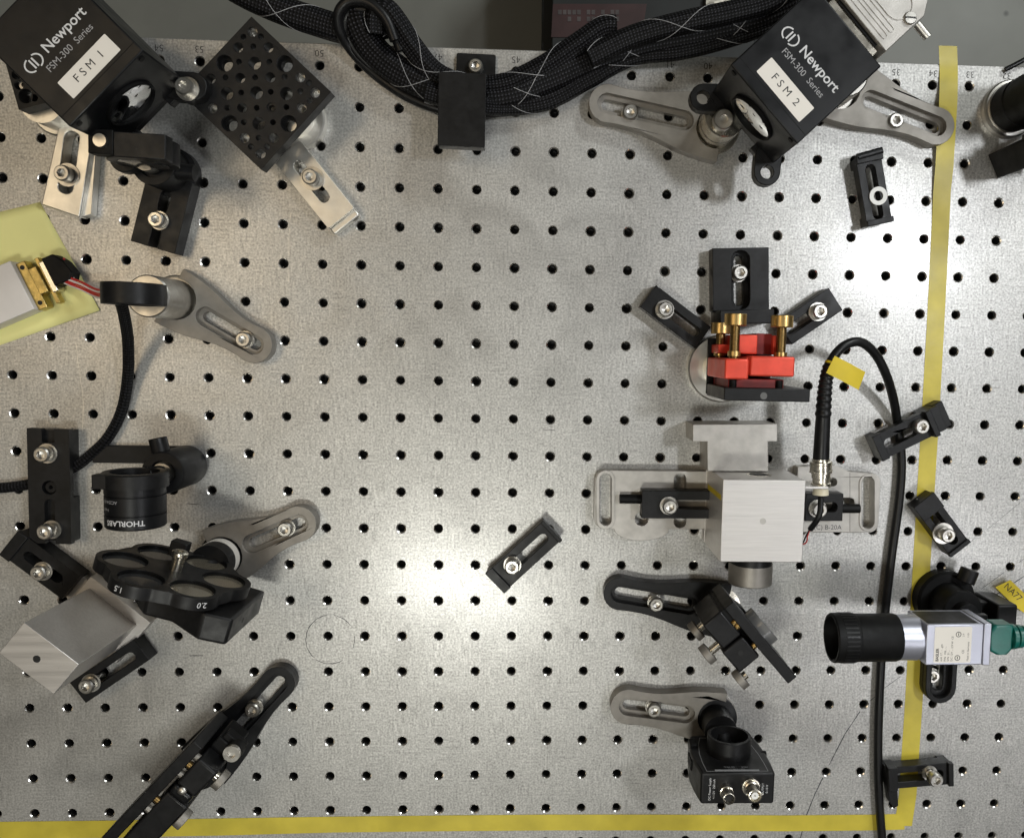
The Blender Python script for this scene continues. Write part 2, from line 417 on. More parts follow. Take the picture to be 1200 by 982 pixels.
# ================================================================== SETTING
def build_table():
    P = 25.0; cols = list(range(62, 24, -1)); rows = list(range(0, 25)); n = 20
    v = []; f = []
    def sq(i):                                     # cell border points, matched to the ring by angle
        t = 2 * PI * i / n + PI / 4; c, s = math.cos(t), math.sin(t); k = (P / 2) / max(abs(c), abs(s)); return c * k, s * k
    hr = 2.75; cr = 3.4
    for c in cols:
        for r in rows:
            x = (45 - c) * P; y = 250 - r * P; k = len(v)
            jx = random.uniform(-.07, .07); cr = 3.4 + random.uniform(-.18, .18)
            for rad, z in ((None, 0), (cr, 0), (hr, -.6), (hr, -2.9), (hr, -9), (.1, -9.5)):
                for i in range(n):
                    t = 2 * PI * i / n + PI / 4
                    a, b = sq(i) if rad is None else (rad * math.cos(t) + jx, rad * math.sin(t))
                    v.append((x + a, y + b, z))
            for q in range(5):
                for i in range(n):
                    j = (i + 1) % n; f.append((k + q * n + i, k + q * n + j, k + (q + 1) * n + j, k + (q + 1) * n + i))
    x0 = (45 - 62) * P - P / 2; x1 = (45 - 25) * P + P / 2; y1 = 250 + P / 2; y0 = 250 - 24 * P - P / 2
    m = M(); m.add(v, f)
    bm_edge = 263.6
    def slab(ring):                                # rim strip, rounded edge and skirt
        m.loft(ring, cap0=False, cap1=False)
    def rect(d, z, top=True): return [(x0 - d, y0 - d, z), (x1 + d, y0 - d, z), (x1 + d, y1 + d, z), (x0 - d, y1 + d, z)]
    dd = bm_edge - y1
    slab([rect(0, 0), rect(dd - .5, 0), rect(dd, -.5), rect(dd, -58)])
    me = bpy.data.meshes.new('optical_table')
    me.from_pydata([p * .001 for p in m.v], [], m.f)
    bm = bmesh.new(); bm.from_mesh(me); bmesh.ops.remove_doubles(bm, verts=bm.verts, dist=1e-6)
    bm.to_mesh(me); bm.free()
    me.materials.append(MATS['table_steel']); me.materials.append(MATS['hole_dark']); me.materials.append(MATS['hole_rim'])
    for p in me.polygons:
        if p.center.z < -.0025 and p.center.z > -.0099: p.material_index = 1  # deep steel walls coloured black for the darkness inside the holes
        elif p.center.z < -.0001 and p.center.z > -.0025 and abs(p.center.y) < .2626: p.material_index = 2
    me.polygons.foreach_set('use_smooth', [True] * len(me.polygons)); me.set_sharp_from_angle(angle=R(25))
    o = bpy.data.objects.new('optical_table', me); C.objects.link(o)
    tag(o, 'brushed steel optical table top with a grid of tapped holes', None, None, 'structure')
    M().box(x0 - dd + 1, x1 + dd - 1, y0 - dd + 1, y1 + dd - 1, -60, -12).build('core', 'black_dark', o)
    INV[o.name] = I4
    return o
table = build_table()
for c in range(58, 27, -1):                        # numbers stamped along the far edge, read from the other side
    T = Matrix.Translation(((45 - c) * 25.0, 257.6, 0)) @ Matrix.Rotation(PI, 4, 'Z')
    text(table, 'hole_number', str(c), 6.0, T, 'engraving', z=.03, bold=-.03)

def ribbon(name, poly, w, z, material, parent, h=.03):
    """thin drawn line on the table along pixel polyline"""
    P = []
    for (a, b), (c, d) in zip(poly, poly[1:]):
        k = max(1, int(math.hypot(c - a, d - b) / 4))
        P += [W(a + (c - a) * i / k, b + (d - b) * i / k, 0) for i in range(k)]
    P.append(W(*poly[-1], 0)); N = len(P); v = []; f = []
    def near(p): return math.hypot((p.x + 12.5) % 25 - 12.5, (p.y + 12.5) % 25 - 12.5) < 4.6
    for i in range(N):
        d = (P[min(i + 1, N - 1)] - P[max(i - 1, 0)]).normalized(); s = Vector((-d.y, d.x, 0)) * w / 2
        ww = random.uniform(.6, 1.2)
        v += [tuple(P[i] + s * ww + Vector((0, 0, z))), tuple(P[i] - s * ww + Vector((0, 0, z)))]
        if i and not near(P[i]) and not near(P[i - 1]): f.append((2 * i - 2, 2 * i - 1, 2 * i + 1, 2 * i))
    return M().add(v, f).build(name, material, parent, recalc=False)
def arc(cx, cy, r, a0, a1, n=16): return [(cx + r * math.cos(R(a0 + (a1 - a0) * i / n)) + random.uniform(-.4, .4), cy + r * math.sin(R(a0 + (a1 - a0) * i / n)) + random.uniform(-.4, .4)) for i in range(n + 1)]
for a0, a1, w in ((130, 262, .36), (280, 325, .26), (352, 20, .3), (60, 125, .3)):
    if a1 < a0: a1 += 360
    ribbon('pencil_circle', arc(387, 749, 28.5, a0, a1), w * 1.5, .03, 'graphite', table)
ribbon('pencil_line', [(1010, 830), (990, 860), (968, 903), (955, 930), (945, 955), (937, 985)], .75, .03, 'graphite', table)
ribbon('pencil_line', [(1010, 830), (1035, 807), (1075, 778)], .4, .03, 'graphite', table)
ribbon('pencil_line', [(1150, 690), (1180, 668), (1215, 645)], .4, .03, 'graphite', table)
ribbon('pencil_line', [(1152, 707), (1185, 685), (1220, 662)], .8, .03, 'graphite', table)
ribbon('scratch', [(1015, 620), (1130, 640), (1160, 618), (1200, 585)][1:], .25, .03, 'graphite', table)
ribbon('scratch', [(637, 504), (650, 504)], .3, .03, 'graphite', table)
ribbon('scratch', [(222, 768), (238, 768)], .5, .03, 'graphite', table)
ribbon('scratch', [(218, 590), (234, 591)], .5, .03, 'engraving', table)

for u0, v0, u1, v1, w in ((97, 470, 93, 640, .35), (66, 815, 69, 868, .3), (88, 400, 98, 470, .25), (270, 640, 300, 560, .2), (450, 180, 455, 260, .15), (340, 250, 338, 330, .25), (150, 930, 190, 900, .3), (230, 330, 236, 300, .2)):
    ribbon('scratch', [(u0 + (u1 - u0) * k / 6 + random.uniform(-1, 1), v0 + (v1 - v0) * k / 6 + random.uniform(-1, 1)) for k in range(7)], w, .025, 'aluminium_raw', table)
fl = M(); fl.add([(-4000, -4000, -860), (4000, -4000, -860), (4000, 4000, -860), (-4000, 4000, -860)], [(0, 1, 2, 3)])
tag(fl.build('floor', 'floor_paint', recalc=False), 'grey green painted concrete floor', None, None, 'structure')

# dark equipment case standing on the floor behind the table
def floor_case():
    A = W(634, 72, -600); B = W(905, -170, -600)
    t = thing('floor_case', 'dark equipment case with faded red label standing on the floor behind the table', 'case', ((A.x + B.x) / 2, (A.y + B.y) / 2, -860))
    M().prism(rrect(A.x, A.y - 60, B.x, B.y, 18), -860, -630).build('base', 'case_dark', t, 6)
    M().prism(rrect(A.x + 14, A.y - 60, B.x - 14, B.y - 14, 18), -632, -600).build('lid', 'case_dark', t, 6)
    M().prism(px([(648, 5), (758, 5), (752, 44), (646, 44)], -599), -600.5, -599).build('label_plate', 'case_red', t)
    for row, y in ((0, 12), (1, 20)):
        for k in range(13):
            if random.random() < .25: continue
            u = 654 + k * 5.6
            M().prism(px([(u, y), (u + 4.2, y), (u + 4.2, y + 5.5), (u, y + 5.5)], -598.5), -599.2, -598.5).build('print_block', 'case_pale', t)
    M().prism(rrect(*W(826, 12, -596).xy, *W(858, -6, -596).xy, 5), -600.5, -590).build('latch', 'nickel', t, 2)
floor_case()

def tape_strip(name, label, left, right, zs):
    """strip of adhesive tape given by its two edges in pixels"""
    c = W(*left[len(left) // 2], 0)
    v = []; f = []
    for i, (a, b) in enumerate(zip(left, right)):
        A = W(*a, zs[i]); B = W(*b, zs[i]); v += [tuple(A), tuple(B), tuple(A + Vector((0, 0, .12))), tuple(B + Vector((0, 0, .12)))]
        if i:
            k = 4 * i; j = k - 4
            f += [(j, j + 1, k + 1, k), (j + 2, k + 2, k + 3, j + 3), (j, k, k + 2, j + 2), (j + 1, j + 3, k + 3, k + 1)]
    f += [(0, 2, 3, 1), (4 * len(left) - 4, 4 * len(left) - 3, 4 * len(left) - 1, 4 * len(left) - 2)]
    o = M().add(v, f).build(name, 'yellow_tape'); tag(o, label, 'tape', 'yellow tape marking the working area')
    return o
vy = [54, 66, 80, 100, 120, 145, 170, 195, 225, 260, 300, 380, 470, 560, 640, 700, 760, 830, 890, 930, 967]
vl = [1100, 1100.5, 1101, 1101, 1100.5, 1099, 1097.5, 1096, 1093.5, 1092, 1090, 1086, 1081, 1075.5, 1071, 1067.5, 1064, 1060, 1056, 1053.5, 1048]
vz = [3, 1.5, .1, 1.5, 3, 4, 3.5, 2.4, 1.2, .2] + [.06] * 11
tape_strip('tape_strip', 'long yellow tape strip running beside the camera and over the far table edge', list(zip(vl, vy)), [(l + 20.6 + (.8 if i < 8 else 0), y + .5) for i, (l, y) in enumerate(zip(vl, vy))], vz)
hx = [-60, 0, 130, 260, 390, 520, 650, 780, 920, 1025, 1060]
ht = [963.5, 962.5, 961, 958.5, 956.5, 955, 954, 954, 955, 954, 953]
tape_strip('tape_strip', 'yellow tape strip running crosswise below the two mirror mounts and the detector', [(x, y) for x, y in zip(hx, ht)], [(x, y + (20 if x < 300 else 18.5)) for x, y in zip(hx, ht)], [.2] * 11)

# ================================================================== STEERING MIRRORS
def steering_mirror(label, u, v, deg, num):
    ZT, ZB = 95.0, 44.0
    T = fr(u, v, ZT, deg)
    t = thing('steering_mirror', label, 'mirror device', T.translation + Vector((0, 0, 34)), 'steering mirrors')
    hw, hd = 28.2, 31.0
    body = M(T).box(-hw, hw, -hd, hd, ZB, ZT).build('body', 'black_satin', t, .9, 3)
    M(T).box(-hw + .4, hw - .4, -hd + 6.0, -hd + 6.4, ZT - .1, ZT + .06).build('seam', 'black_dark', body)
    M(T).box(-hw + 2, hw - 2, -hd + 2, 54, 35.0, ZB + .2).build('base_plate', 'black_anodised', t, .6)
    # front bezel, mirror
    TF = T @ Matrix.Translation((0, -hd, 69)) @ Matrix.Rotation(PI / 2, 4, 'X')
    M(TF).lathe([(14.3, -.2), (15.8, -.2), (15.8, 1.6), (14.9, 2.2), (14.3, 1.6)], 40, close=True).build('bezel', 'black_dark', t)
    M(TF).lathe([(.05, .05), (14.2, .05), (14.2, .9), (13.8, 1.1), (.05, 1.1)], 40).build('mirror', 'mirror', t)
    # ears
    for s in (-1, 1):
        cx, cy = s * 29.5, -37.0
        ear = [(s * 14, -29), (s * 27, -29)] if s > 0 else [(s * 27, -29), (s * 14, -29)]
        pts = stad(cx - s * 7, -29.5, cx, cy, 8.2)
        M(T).prism(pts, 36.5, 44.5, [circ(cx, cy, 4.0, 18)]).build('ear', 'black_anodised', t, .5)
        M(T).box(min(s * 12, s * 27), max(s * 12, s * 27), -35, -28, 37, 43.6).build('ear_web', 'black_anodised', t, .5)
        M(T).cyl((s * 24, -27.5, ZT - 4), (s * 24, -31.6, ZT - 4), 1.7, n=14).build('screw', 'black_dark', t)
    # lettering on the lid
    zz = ZT + .05
    TL = T @ Matrix.Translation((0, 0, zz))
    text(t, 'lettering', 'Newport', 7.8, TL @ Matrix.Translation((6.3, 4.0, 0)), 'white_print', bold=.10, sx=1.02)
    text(t, 'lettering', 'FSM-300  Series', 5.2, TL @ Matrix.Translation((1.8, -4.2, 0)), 'grey_print', sx=.98)
    lab = M(T).prism(rrect(2.0 - 18, -17.2 - 5.6, 2.0 + 18, -17.2 + 5.6, .5, 3), ZT - .05, ZT + .12).build('label', 'label_white', t)
    text(lab, 'label_text', 'F S M  %d' % num, 6.0, T @ Matrix.Translation((2.0, -17.2, ZT + .1)), 'label_print', sx=1.05)
    # emblem: two hooked arcs round two bars
    g = M(TL @ Matrix.Translation((-17.2, 3.4, 0)) @ Matrix.Diagonal((.80, .72, 1, 1)))
    def band(c0, rx, ry, a0, a1, w):
        vs = []; fs = []
        for i in range(15):
            a = R(a0 + (a1 - a0) * i / 14)
            for k in (-.5, .5): vs.append((c0 + (rx + w * k) * math.cos(a), (ry + w * k) * math.sin(a), .05))
            if i: fs.append((2 * i - 2, 2 * i - 1, 2 * i + 1, 2 * i))
        g.add(vs, fs)
    band(-1.7, 5.0, 4.9, 95, 262, 1.1); band(1.7, 5.0, 4.9, -85, 82, 1.1)
    for x in (-1.2, 1.2):
        g.add([(x - .6, -3.8, .05), (x + .6, -3.8, .05), (x + .6, 3.8, .05), (x - .6, 3.8, .05)], [(0, 1, 2, 3)])
    g.build('emblem', 'white_print', t, recalc=False)
    return t, T
fsm1, TF1 = steering_mirror('black square steering mirror box with white FSM 1 label beside the perforated plate', 72, 52.5, -45.5, 1)
fsm2, TF2 = steering_mirror('black square steering mirror box with white FSM 2 label between the two long grey forks', 945, 77, 46.5, 2)
# connector on the back of the second one
def dsub():
    T = TF2
    c = thing('cable_connector', 'silver hooded cable connector plugged into the back of the FSM 2 box', 'connector', T @ Vector((2, 33, 80)))
    M(T).box(-17, 21, 31.2, 36.5, 80, 91).build('flange', 'nickel', c, .4)
    M(T).box(-14, 18, 36.2, 38.5, 79, 92).build('shell_neck', 'black_dark', c, .3)
    hood = M(T).prism([(-20, 38), (24, 38), (24, 66), (17, 76), (-13, 76), (-20, 66)], 78, 95).build('hood', 'cast_pale', c, .6)
    for y in (42.5, 47.5):
        M(T).prism(stad(-17, y, 17, y, 1.6), 95 - .1, 95.35, [stad(-17, y, 17, y, 1.25)]).build('ridge', 'cast_pale', hood)
    M(T).prism(stad(-12, 59, 10, 59, 8), 94.9, 95.5, [stad(-12, 59, 10, 59, 7.5)]).build('rib', 'cast_pale', hood)
    sT = T @ Matrix.Translation((19.5, 59, 95))
    s = M(sT).lathe([(3.6, -.1), (3.6, .8), (3.1, 1.5), (.05, 1.6)], 24).build('screw', 'stainless', hood)
    M(sT @ Matrix.Rotation(.8, 4, 'Z')).box(-3, 3, -.4, .4, 1.45, 1.72).build('screw_slot', 'hole_dark', hood)
    M(T).cyl((24.5, 64, 88), (34, 64, 88), 2.4, n=16).build('thumb_screw', 'stainless', c)
    M(T).cyl((2, 75, 86), (2, 140, 86), 6).build('cable_stub', 'black_rubber', c)
dsub()

def pedestal(name, label, T, h, r=12.7, flange=15.8, metal='stainless', cat='post', group='pedestal posts', collar=True):
    t = thing(name, label, cat, T.translation, group)
    M(T).lathe([(flange, .1), (flange, 4.6), (flange - .8, 5.2), (r, 5.2), (r, h - .8), (r - .8, h), (.1, h)], 40).build('column', metal, t, smooth=35)
    if collar: M(T).ring((0, 0, h * .55), (0, 0, h * .55 + .6), r + .12, r - .4, 40).build('groove', 'black_dark', t)
    return t
# left post of FSM 2 carries the ear; its screw goes through the ear
pe = TF2 @ Vector((-29.5, -37.0, 0))
tp = pedestal('pedestal_post', 'shiny short pedestal post under the left ear of the FSM 2 box', fr(838, 152, 3), 36.2, metal='nickel')
q = W(848, 140, 50)
tb = thing('shoulder_screw', 'large knurled screw through the left ear of the FSM 2 box', 'screw', (q.x, q.y, 44.5))
M(Matrix.Translation((q.x, q.y, 0))).lathe([(3, 36.4), (3, 44.6), (5.8, 44.6), (6.1, 45.2), (6.1, 50), (5.4, 50.8), (2.6, 50.8), (2.4, 48.4), (.1, 48.2)], 32).build('head', 'stainless', tb, smooth=35)
pedestal('pedestal_post', 'silver pedestal post behind the FSM 2 box held by the long fork', TF2 @ Matrix.Translation((20, 42, 0)), 35.0, metal='stainless')
fork('fork_clamp', 'grey slotted fork clamp reaching left from the FSM 2 box post', (690, 119), (838, 152), (739, 131), 'cast_grey')
fork('fork_clamp', 'grey slotted fork clamp touching the yellow tape right of the FSM 2 box', (1113, 158), (982, 106), (1051, 141), 'cast_grey')

# perforated adapter plates
def plate_holes(z):
    big = [(310, 365), (655, 368), (338, 710), (678, 712)]
    mid = [(483, 365), (323, 540), (493, 535), (665, 540), (505, 712)]
    med = [(470, 185), (388, 275), (562, 275), (230, 455), (400, 450), (573, 447), (745, 447), (830, 535), (240, 625), (410, 622), (580, 620), (752, 622), (425, 795), (592, 795), (518, 885)]
    sm = [(418, 215), (518, 212), (475, 270), (392, 357), (567, 357), (315, 447), (485, 447), (655, 443), (795, 478), (405, 535), (575, 530), (745, 527), (325, 622), (495, 622), (665, 618), (800, 580), (420, 705), (588, 705), (505, 795), (460, 845), (555, 845)]
    o = []
    for L, r in ((big, 4.9), (mid, 3.7), (med, 2.9), (sm, 1.7)):
        for x, y in L: p = W(200 + x / 4.908, y / 4.908, z); o.append((p.x, p.y, r))
    return o
def adapter_plate():
    z1, z0 = 36.5, 26.5
    poly = px([(294.7, 19.8), (387.9, 108), (306, 199.3), (211, 109)], z1)
    c = Vector((sum(p[0] for p in poly) / 4, sum(p[1] for p in poly) / 4))
    t = thing('adapter_plate', 'black square perforated plate with many round holes', 'plate', (c.x, c.y, z0), 'perforated plates')
    hs = plate_holes(z1)
    # flat top part with through holes
    M().prism(poly, z0, z1, [circ(x, y, r, 16) for x, y, r in hs]).build('plate', 'black_anodised', t, .25, 1)
    for x, y, r in hs[:4]:
        M(Matrix.Translation((x, y, 0))).lathe([(r - 1.5, z0 + 1), (r + .05, z0 + 1), (r + .05, z0 + 5), (r - 1.5, z0 + 5)], 20, close=True).build('counterbore', 'black_dark', t)
    for x, y, r in hs[9:12] + hs[14:22]:
        if random.random() < .5: M(Matrix.Translation((x, y, 0))).lathe([(r - .9, z0 + .5), (r + .05, z0 + .5), (r + .05, z0 + 6), (r - .9, z0 + 6)], 16, close=True).build('thread_insert', 'stainless', t)
    cp = W(200 + 580 / 4.908, 620 / 4.908, z1)
    M(Matrix.Translation((cp.x, cp.y, 0))).lathe([(1.5, z0 + 6), (4.6, z0 + 6), (4.6, z1 - .8), (1.8, z1 - 1.0)], 20, close=True).build('screw', 'black_satin', t)
    return t
adapter_plate()
pT = fr(346, 140, 6)
tq = thing('pedestal_post', 'bright bare aluminium pedestal under the perforated plate', 'post', pT.translation, 'pedestal posts')
M(pT).lathe([(19, .1), (19, 8), (18, 9), (12.7, 9.2), (12.7, 26.3), (.1, 26.3)], 44).build('column', 'aluminium_raw', tq, smooth=35)
def adapter_plate2():
    z1, z0 = 34.5, 24.5
    poly = px([(-45, 85), (3, 62), (76, 55), (88, 108), (62, 121), (24, 129), (-30, 142)], z1)
    poly = px([(4, 66), (72, 52), (88, 112), (22, 129)], z1)
    c = Vector((sum(p[0] for p in poly) / 4, sum(p[1] for p in poly) / 4))
    t = thing('adapter_plate', 'dark perforated plate corner sticking out under the FSM 1 box', 'plate', (c.x, c.y, z0), 'perforated plates')
    hs = []
    for u, v, r in ((19, 88, 2.8), (22, 100, 2.8), (30, 113, 4.2), (40, 115, 2.2), (45, 98, 2.8), (60, 75, 4), (66, 100, 3)):
        p = W(u, v, z1); hs.append(circ(p.x, p.y, r, 16))
    M().prism(poly, z0, z1, hs).build('plate', 'black_anodised', t, .5)
    p = W(24, 98, z1)
    M(Matrix.Translation((p.x, p.y, 0))).lathe([(1.4, z0 + 2), (2.7, z0 + 2), (2.7, z0 + 7), (1.4, z0 + 7)], 16, close=True).build('thread_insert', 'stainless', t)
    return c
c2 = adapter_plate2()
pq = fr(70, 130, 4)
M_ = thing('pedestal_post', 'bare aluminium pedestal half hidden under the FSM 1 box', 'post', pq.translation, 'pedestal posts')
M(pq).lathe([(16, .1), (16, 6), (15, 7), (12.7, 7), (12.7, 24.3), (.1, 24.3)], 40).build('column', 'aluminium_raw', M_, smooth=35)
# screw joining FSM 1 ear and plate
q = W(219, 104, 46)
ts = thing('ear_screw', 'shiny screw with wide washer between the FSM 1 box and the perforated plate', 'screw', (q.x, q.y, 36.6))
TT = Matrix.Translation((q.x, q.y, 0))
M(TT).lathe([(3, 36.6), (3, 45.4), (4.8, 45.4), (4.9, 51), (4.2, 52), (2.6, 52), (2.4, 48.6), (.1, 48.4)], 28).build('head', 'stainless', ts, smooth=35)
M(TT).lathe([(3.1, 44.6), (6.8, 44.6), (6.8, 45.4), (3.1, 45.4)], 28, close=True).build('washer', 'stainless', ts, smooth=35)
M(TT).lathe([(3.1, 36.6), (7.2, 36.6), (7.2, 44.6), (3.1, 44.6)], 28, close=True).build('spacer', 'black_anodised', ts, smooth=35)

# bare aluminium slotted brackets
def bracket_right():
    T, L = fr2((334.5, 175.5), (398.5, 255.3), 14)
    t = thing('slotted_bracket', 'bare aluminium slotted bracket below the perforated plate', 'bracket', T.translation, 'bare aluminium brackets')
    m = M(T); h = 10.6
    m.prism(rrect(0, -h, L, h, 1.2, 4), .2, 11, [stad(12, 0, 36, 0, 3.6)]); m.build('bar', 'aluminium_raw', t, .9, 3)
    M(T).box(L - .2, L + 4.5, -h + .3, h - .3, .2, 7.5).build('toe', 'aluminium_raw', t, .9, 3)
    bolt(t, 362.5, 207, 11, 7.4, raised=.5)
bracket_right()
def bracket_left():
    z = 11.0
    poly = px([(70, 141.5), (109.4, 156), (93, 255), (48.3, 240)], z)
    c = W(80, 200, 0)
    t = thing('slotted_bracket', 'bare aluminium slotted plate beside the yellow note', 'bracket', c, 'bare aluminium brackets')
    a = W(84, 163, z); b = W(77, 218, z)
    M().prism(poly, .2, z, [stad(a.x, a.y, b.x, b.y, 4.6)]).build('plate', 'aluminium_raw', t, .7, 3)
    p2 = px([(109.8, 157), (113, 158), (106, 252), (93.5, 255)], 8)
    M().prism(p2, .25, 7.5).build('step', 'aluminium_raw', t, .6)
    bolt(t, 71.5, 202.5, z, 7.2, raised=1)
bracket_left()

# lens ring on post in front of FSM 1
def lens_ring():
    z = 62
    T = fr(152, 171, 72, 2)
    bp = fr(203, 203, 6, 15)
    t = thing('lens_mount', 'black lens ring seen edge on beside the FSM 1 box with slotted post base', 'lens mount', bp.translation)
    Rr = 20.5; cz = 55
    ring = M(T).ring((0, -6.5, cz), (0, 6.5, cz), 19, 13.5, 44).build('lens_ring', 'black_anodised', t, .4)
    M(T).box(-8, Rr, -6.9, 6.9, cz + 9.5, cz + 19.2).build('top_block', 'black_anodised', ring, .6)
    M(T).box(-Rr - 1, -8, -5.8, 7.6, cz + 10, cz + 19.4).build('clamp_block', 'black_dark', ring, .5)
    M(T).lathe([(.1, -1.2), (9, -1.6), (13.4, -1), (13.4, 1), (9, 1.6), (.1, 1.2)], 40, T=T @ Matrix.Translation((0, -5.6, cz)) @ Matrix.Rotation(PI / 2, 4, 'X')).build('lens', 'filter_dark', ring)
    M(T).cyl((-14, 1, cz + 19), (-14, 1, cz + 22), 3.6, n=20).build('set_screw', 'stainless', ring)
    c = (bp.translation + T.translation) / 2
    M(bp).lathe([(15.5, .2), (15.5, 8), (13, 9), (13, 34), (12.6, 35), (8.5, 35), (8.2, 33), (6.4, 33), (6.4, 36)], 36).build('post_holder', 'black_anodised', t, smooth=35)
    k = T.translation - bp.translation
    M().cyl(Vector((bp.translation.x, bp.translation.y, 33)), Vector((bp.translation.x, bp.translation.y, 45)), 6.35).build('post', 'stainless', t)
    M().cyl(Vector((bp.translation.x, bp.translation.y, 42)), Vector((T.translation.x, T.translation.y, 42)), 4.5).build('arm', 'black_dark', t)
    M(bp).cyl((12, 0, 27), (22, 2, 27), 5).build('thumb_screw', 'black_anodised', t)
    B, L = fr2((197, 214), (178, 290), 14)
    M(B).prism([(-4, -14), (L, -14), (L, -3), (L - 20, -3), (L - 20, 3), (L, 3), (L, 14), (-4, 14)], .2, 13, [stad(8, 0, 16, 0, 3.2)]).build('slotted_base', 'black_anodised', t, .5)
    bolt(t, 181.5, 257, 13, 5.8)
lens_ring()

# ================================================================== LEFT COLUMN
def ring_post():
    T = fr(157, 345, 62, 1)
    t = thing('ring_mount', 'thin black ring seen edge on standing on a silver pedestal post', 'ring mount', T.translation)
    M(T).lathe([(15.8, .1), (15.8, 4.6), (14.6, 5.3), (12.7, 5.3), (12.7, 44.2), (11.9, 45), (.1, 45)], 44).build('pedestal', 'stainless', t, smooth=35)
    r = M(T).ring((0, -6.2, 62), (0, 6.2, 62), 17.2, 12.9, 48).build('ring', 'black_anodised', t, .5)
    M(T).lathe([(.1, -1.5), (12.8, -1.5), (12.8, 1.5), (.1, 1.5)], 40, T=T @ Matrix.Translation((0, 0, 62)) @ Matrix.Rotation(PI / 2, 4, 'X')).build('optic', 'filter_dark', r)
    M(T).cyl((0, 0, 44.8), (0, 0, 46.5), 5).build('stud', 'stainless', t)
ring_post()
fork('fork_clamp', 'grey fork clamp of the silver pedestal post beside the yellow note', (319, 415), (209, 351), (284, 398), 'cast_grey', jaw=19.5)

def spline(pts, n=8):
    P = [Vector(p) for p in pts]; o = []
    for i in range(len(P) - 1):
        a, b, c, d = P[max(i - 1, 0)], P[i], P[i + 1], P[min(i + 2, len(P) - 1)]
        for k in range(n):
            t = k / n
            o.append(.5 * ((2 * b) + (c - a) * t + (2 * a - 5 * b + 4 * c - d) * t * t + (3 * b - a - 3 * c + d) * t ** 3))
    o.append(P[-1]); return o
def cable(name, label, pts, r, material='black_rubber', group=None, threads=0, n=12, cat='cable', pitch=70, sub=8):
    P = spline([W(u, v, z) for u, v, z in pts], sub)
    mid = P[len(P) // 2]
    t = thing(name, label, cat, (P[0].x, P[0].y, 0), group)
    s = M().tube(P, r, 24 if material == 'braid' else n).build('sheath', material, t, smooth=80)
    for k in range(threads):
        acc = 0; Q = []
        tan = [(P[min(i + 1, len(P) - 1)] - P[max(i - 1, 0)]).normalized() for i in range(len(P))]
        for i in range(len(P)):
            if i: acc += (P[i] - P[i - 1]).length
            x = tan[i].cross(Vector((0, 0, 1))).normalized(); y = x.cross(tan[i]); a = acc / pitch * 2 * PI * (1 if k % 2 else -1) + k * 1.9
            Q.append(P[i] + (x * math.cos(a) + y * math.sin(a)) * (r + .05))
        M().tube(Q, .2, 5).build('tracer_thread', 'thread', s, smooth=80)
    return t
cable('sleeved_cable', 'black sleeved cable dropping from the thin black ring mount to the left edge', [(141, 352, 48), (146, 372, 36), (150, 400, 20), (150, 440, 8), (143, 480, 4), (127, 512, 4), (105, 534, 4), (86, 548, 4), (55, 561, 4), (25, 569, 4), (-20, 573, 4), (-60, 573, 4)], 3.4, 'braid')

def base_block():
    z = 12
    T, L = fr2((56, 502.5), (59, 637), z)
    t = thing('slotted_block', 'long black slotted block with two screws over the sleeved cable', 'block', T.translation)
    M(T).prism([(0, -13.2), (L, -13.2), (L, -3.2), (L - 9, -3.2), (L - 9, 3.2), (L, 3.2), (L, 13.2), (0, 13.2), (0, 4), (9, 4), (9, -4), (0, -4)], 7.6, z, [circ(L * .51, 0, 4.6, 20), stad(13, 0, 16, 0, 3.3), stad(L - 26, 0, L - 13, 0, 3.3)]).build('block', 'black_anodised', t, .5)
    M(T).box(1, 22, -13, 13, .2, 7.8).build('foot', 'black_anodised', t, .3)
    M(T).box(L - 30, L - 1, -13, 13, .2, 7.8).build('foot', 'black_anodised', t, .3)
    M(T).lathe([(1.3, 6.5), (3.5, 6.5), (3.5, 10), (1.3, 10)], 18, close=True, T=T @ Matrix.Translation((L * .51, 0, 0))).build('set_screw', 'black_satin', t)
    bolt(t, 47.5, 533, z, 6.4, raised=1)
    bolt(t, 51, 624, z, 6.0, raised=3)
base_block()

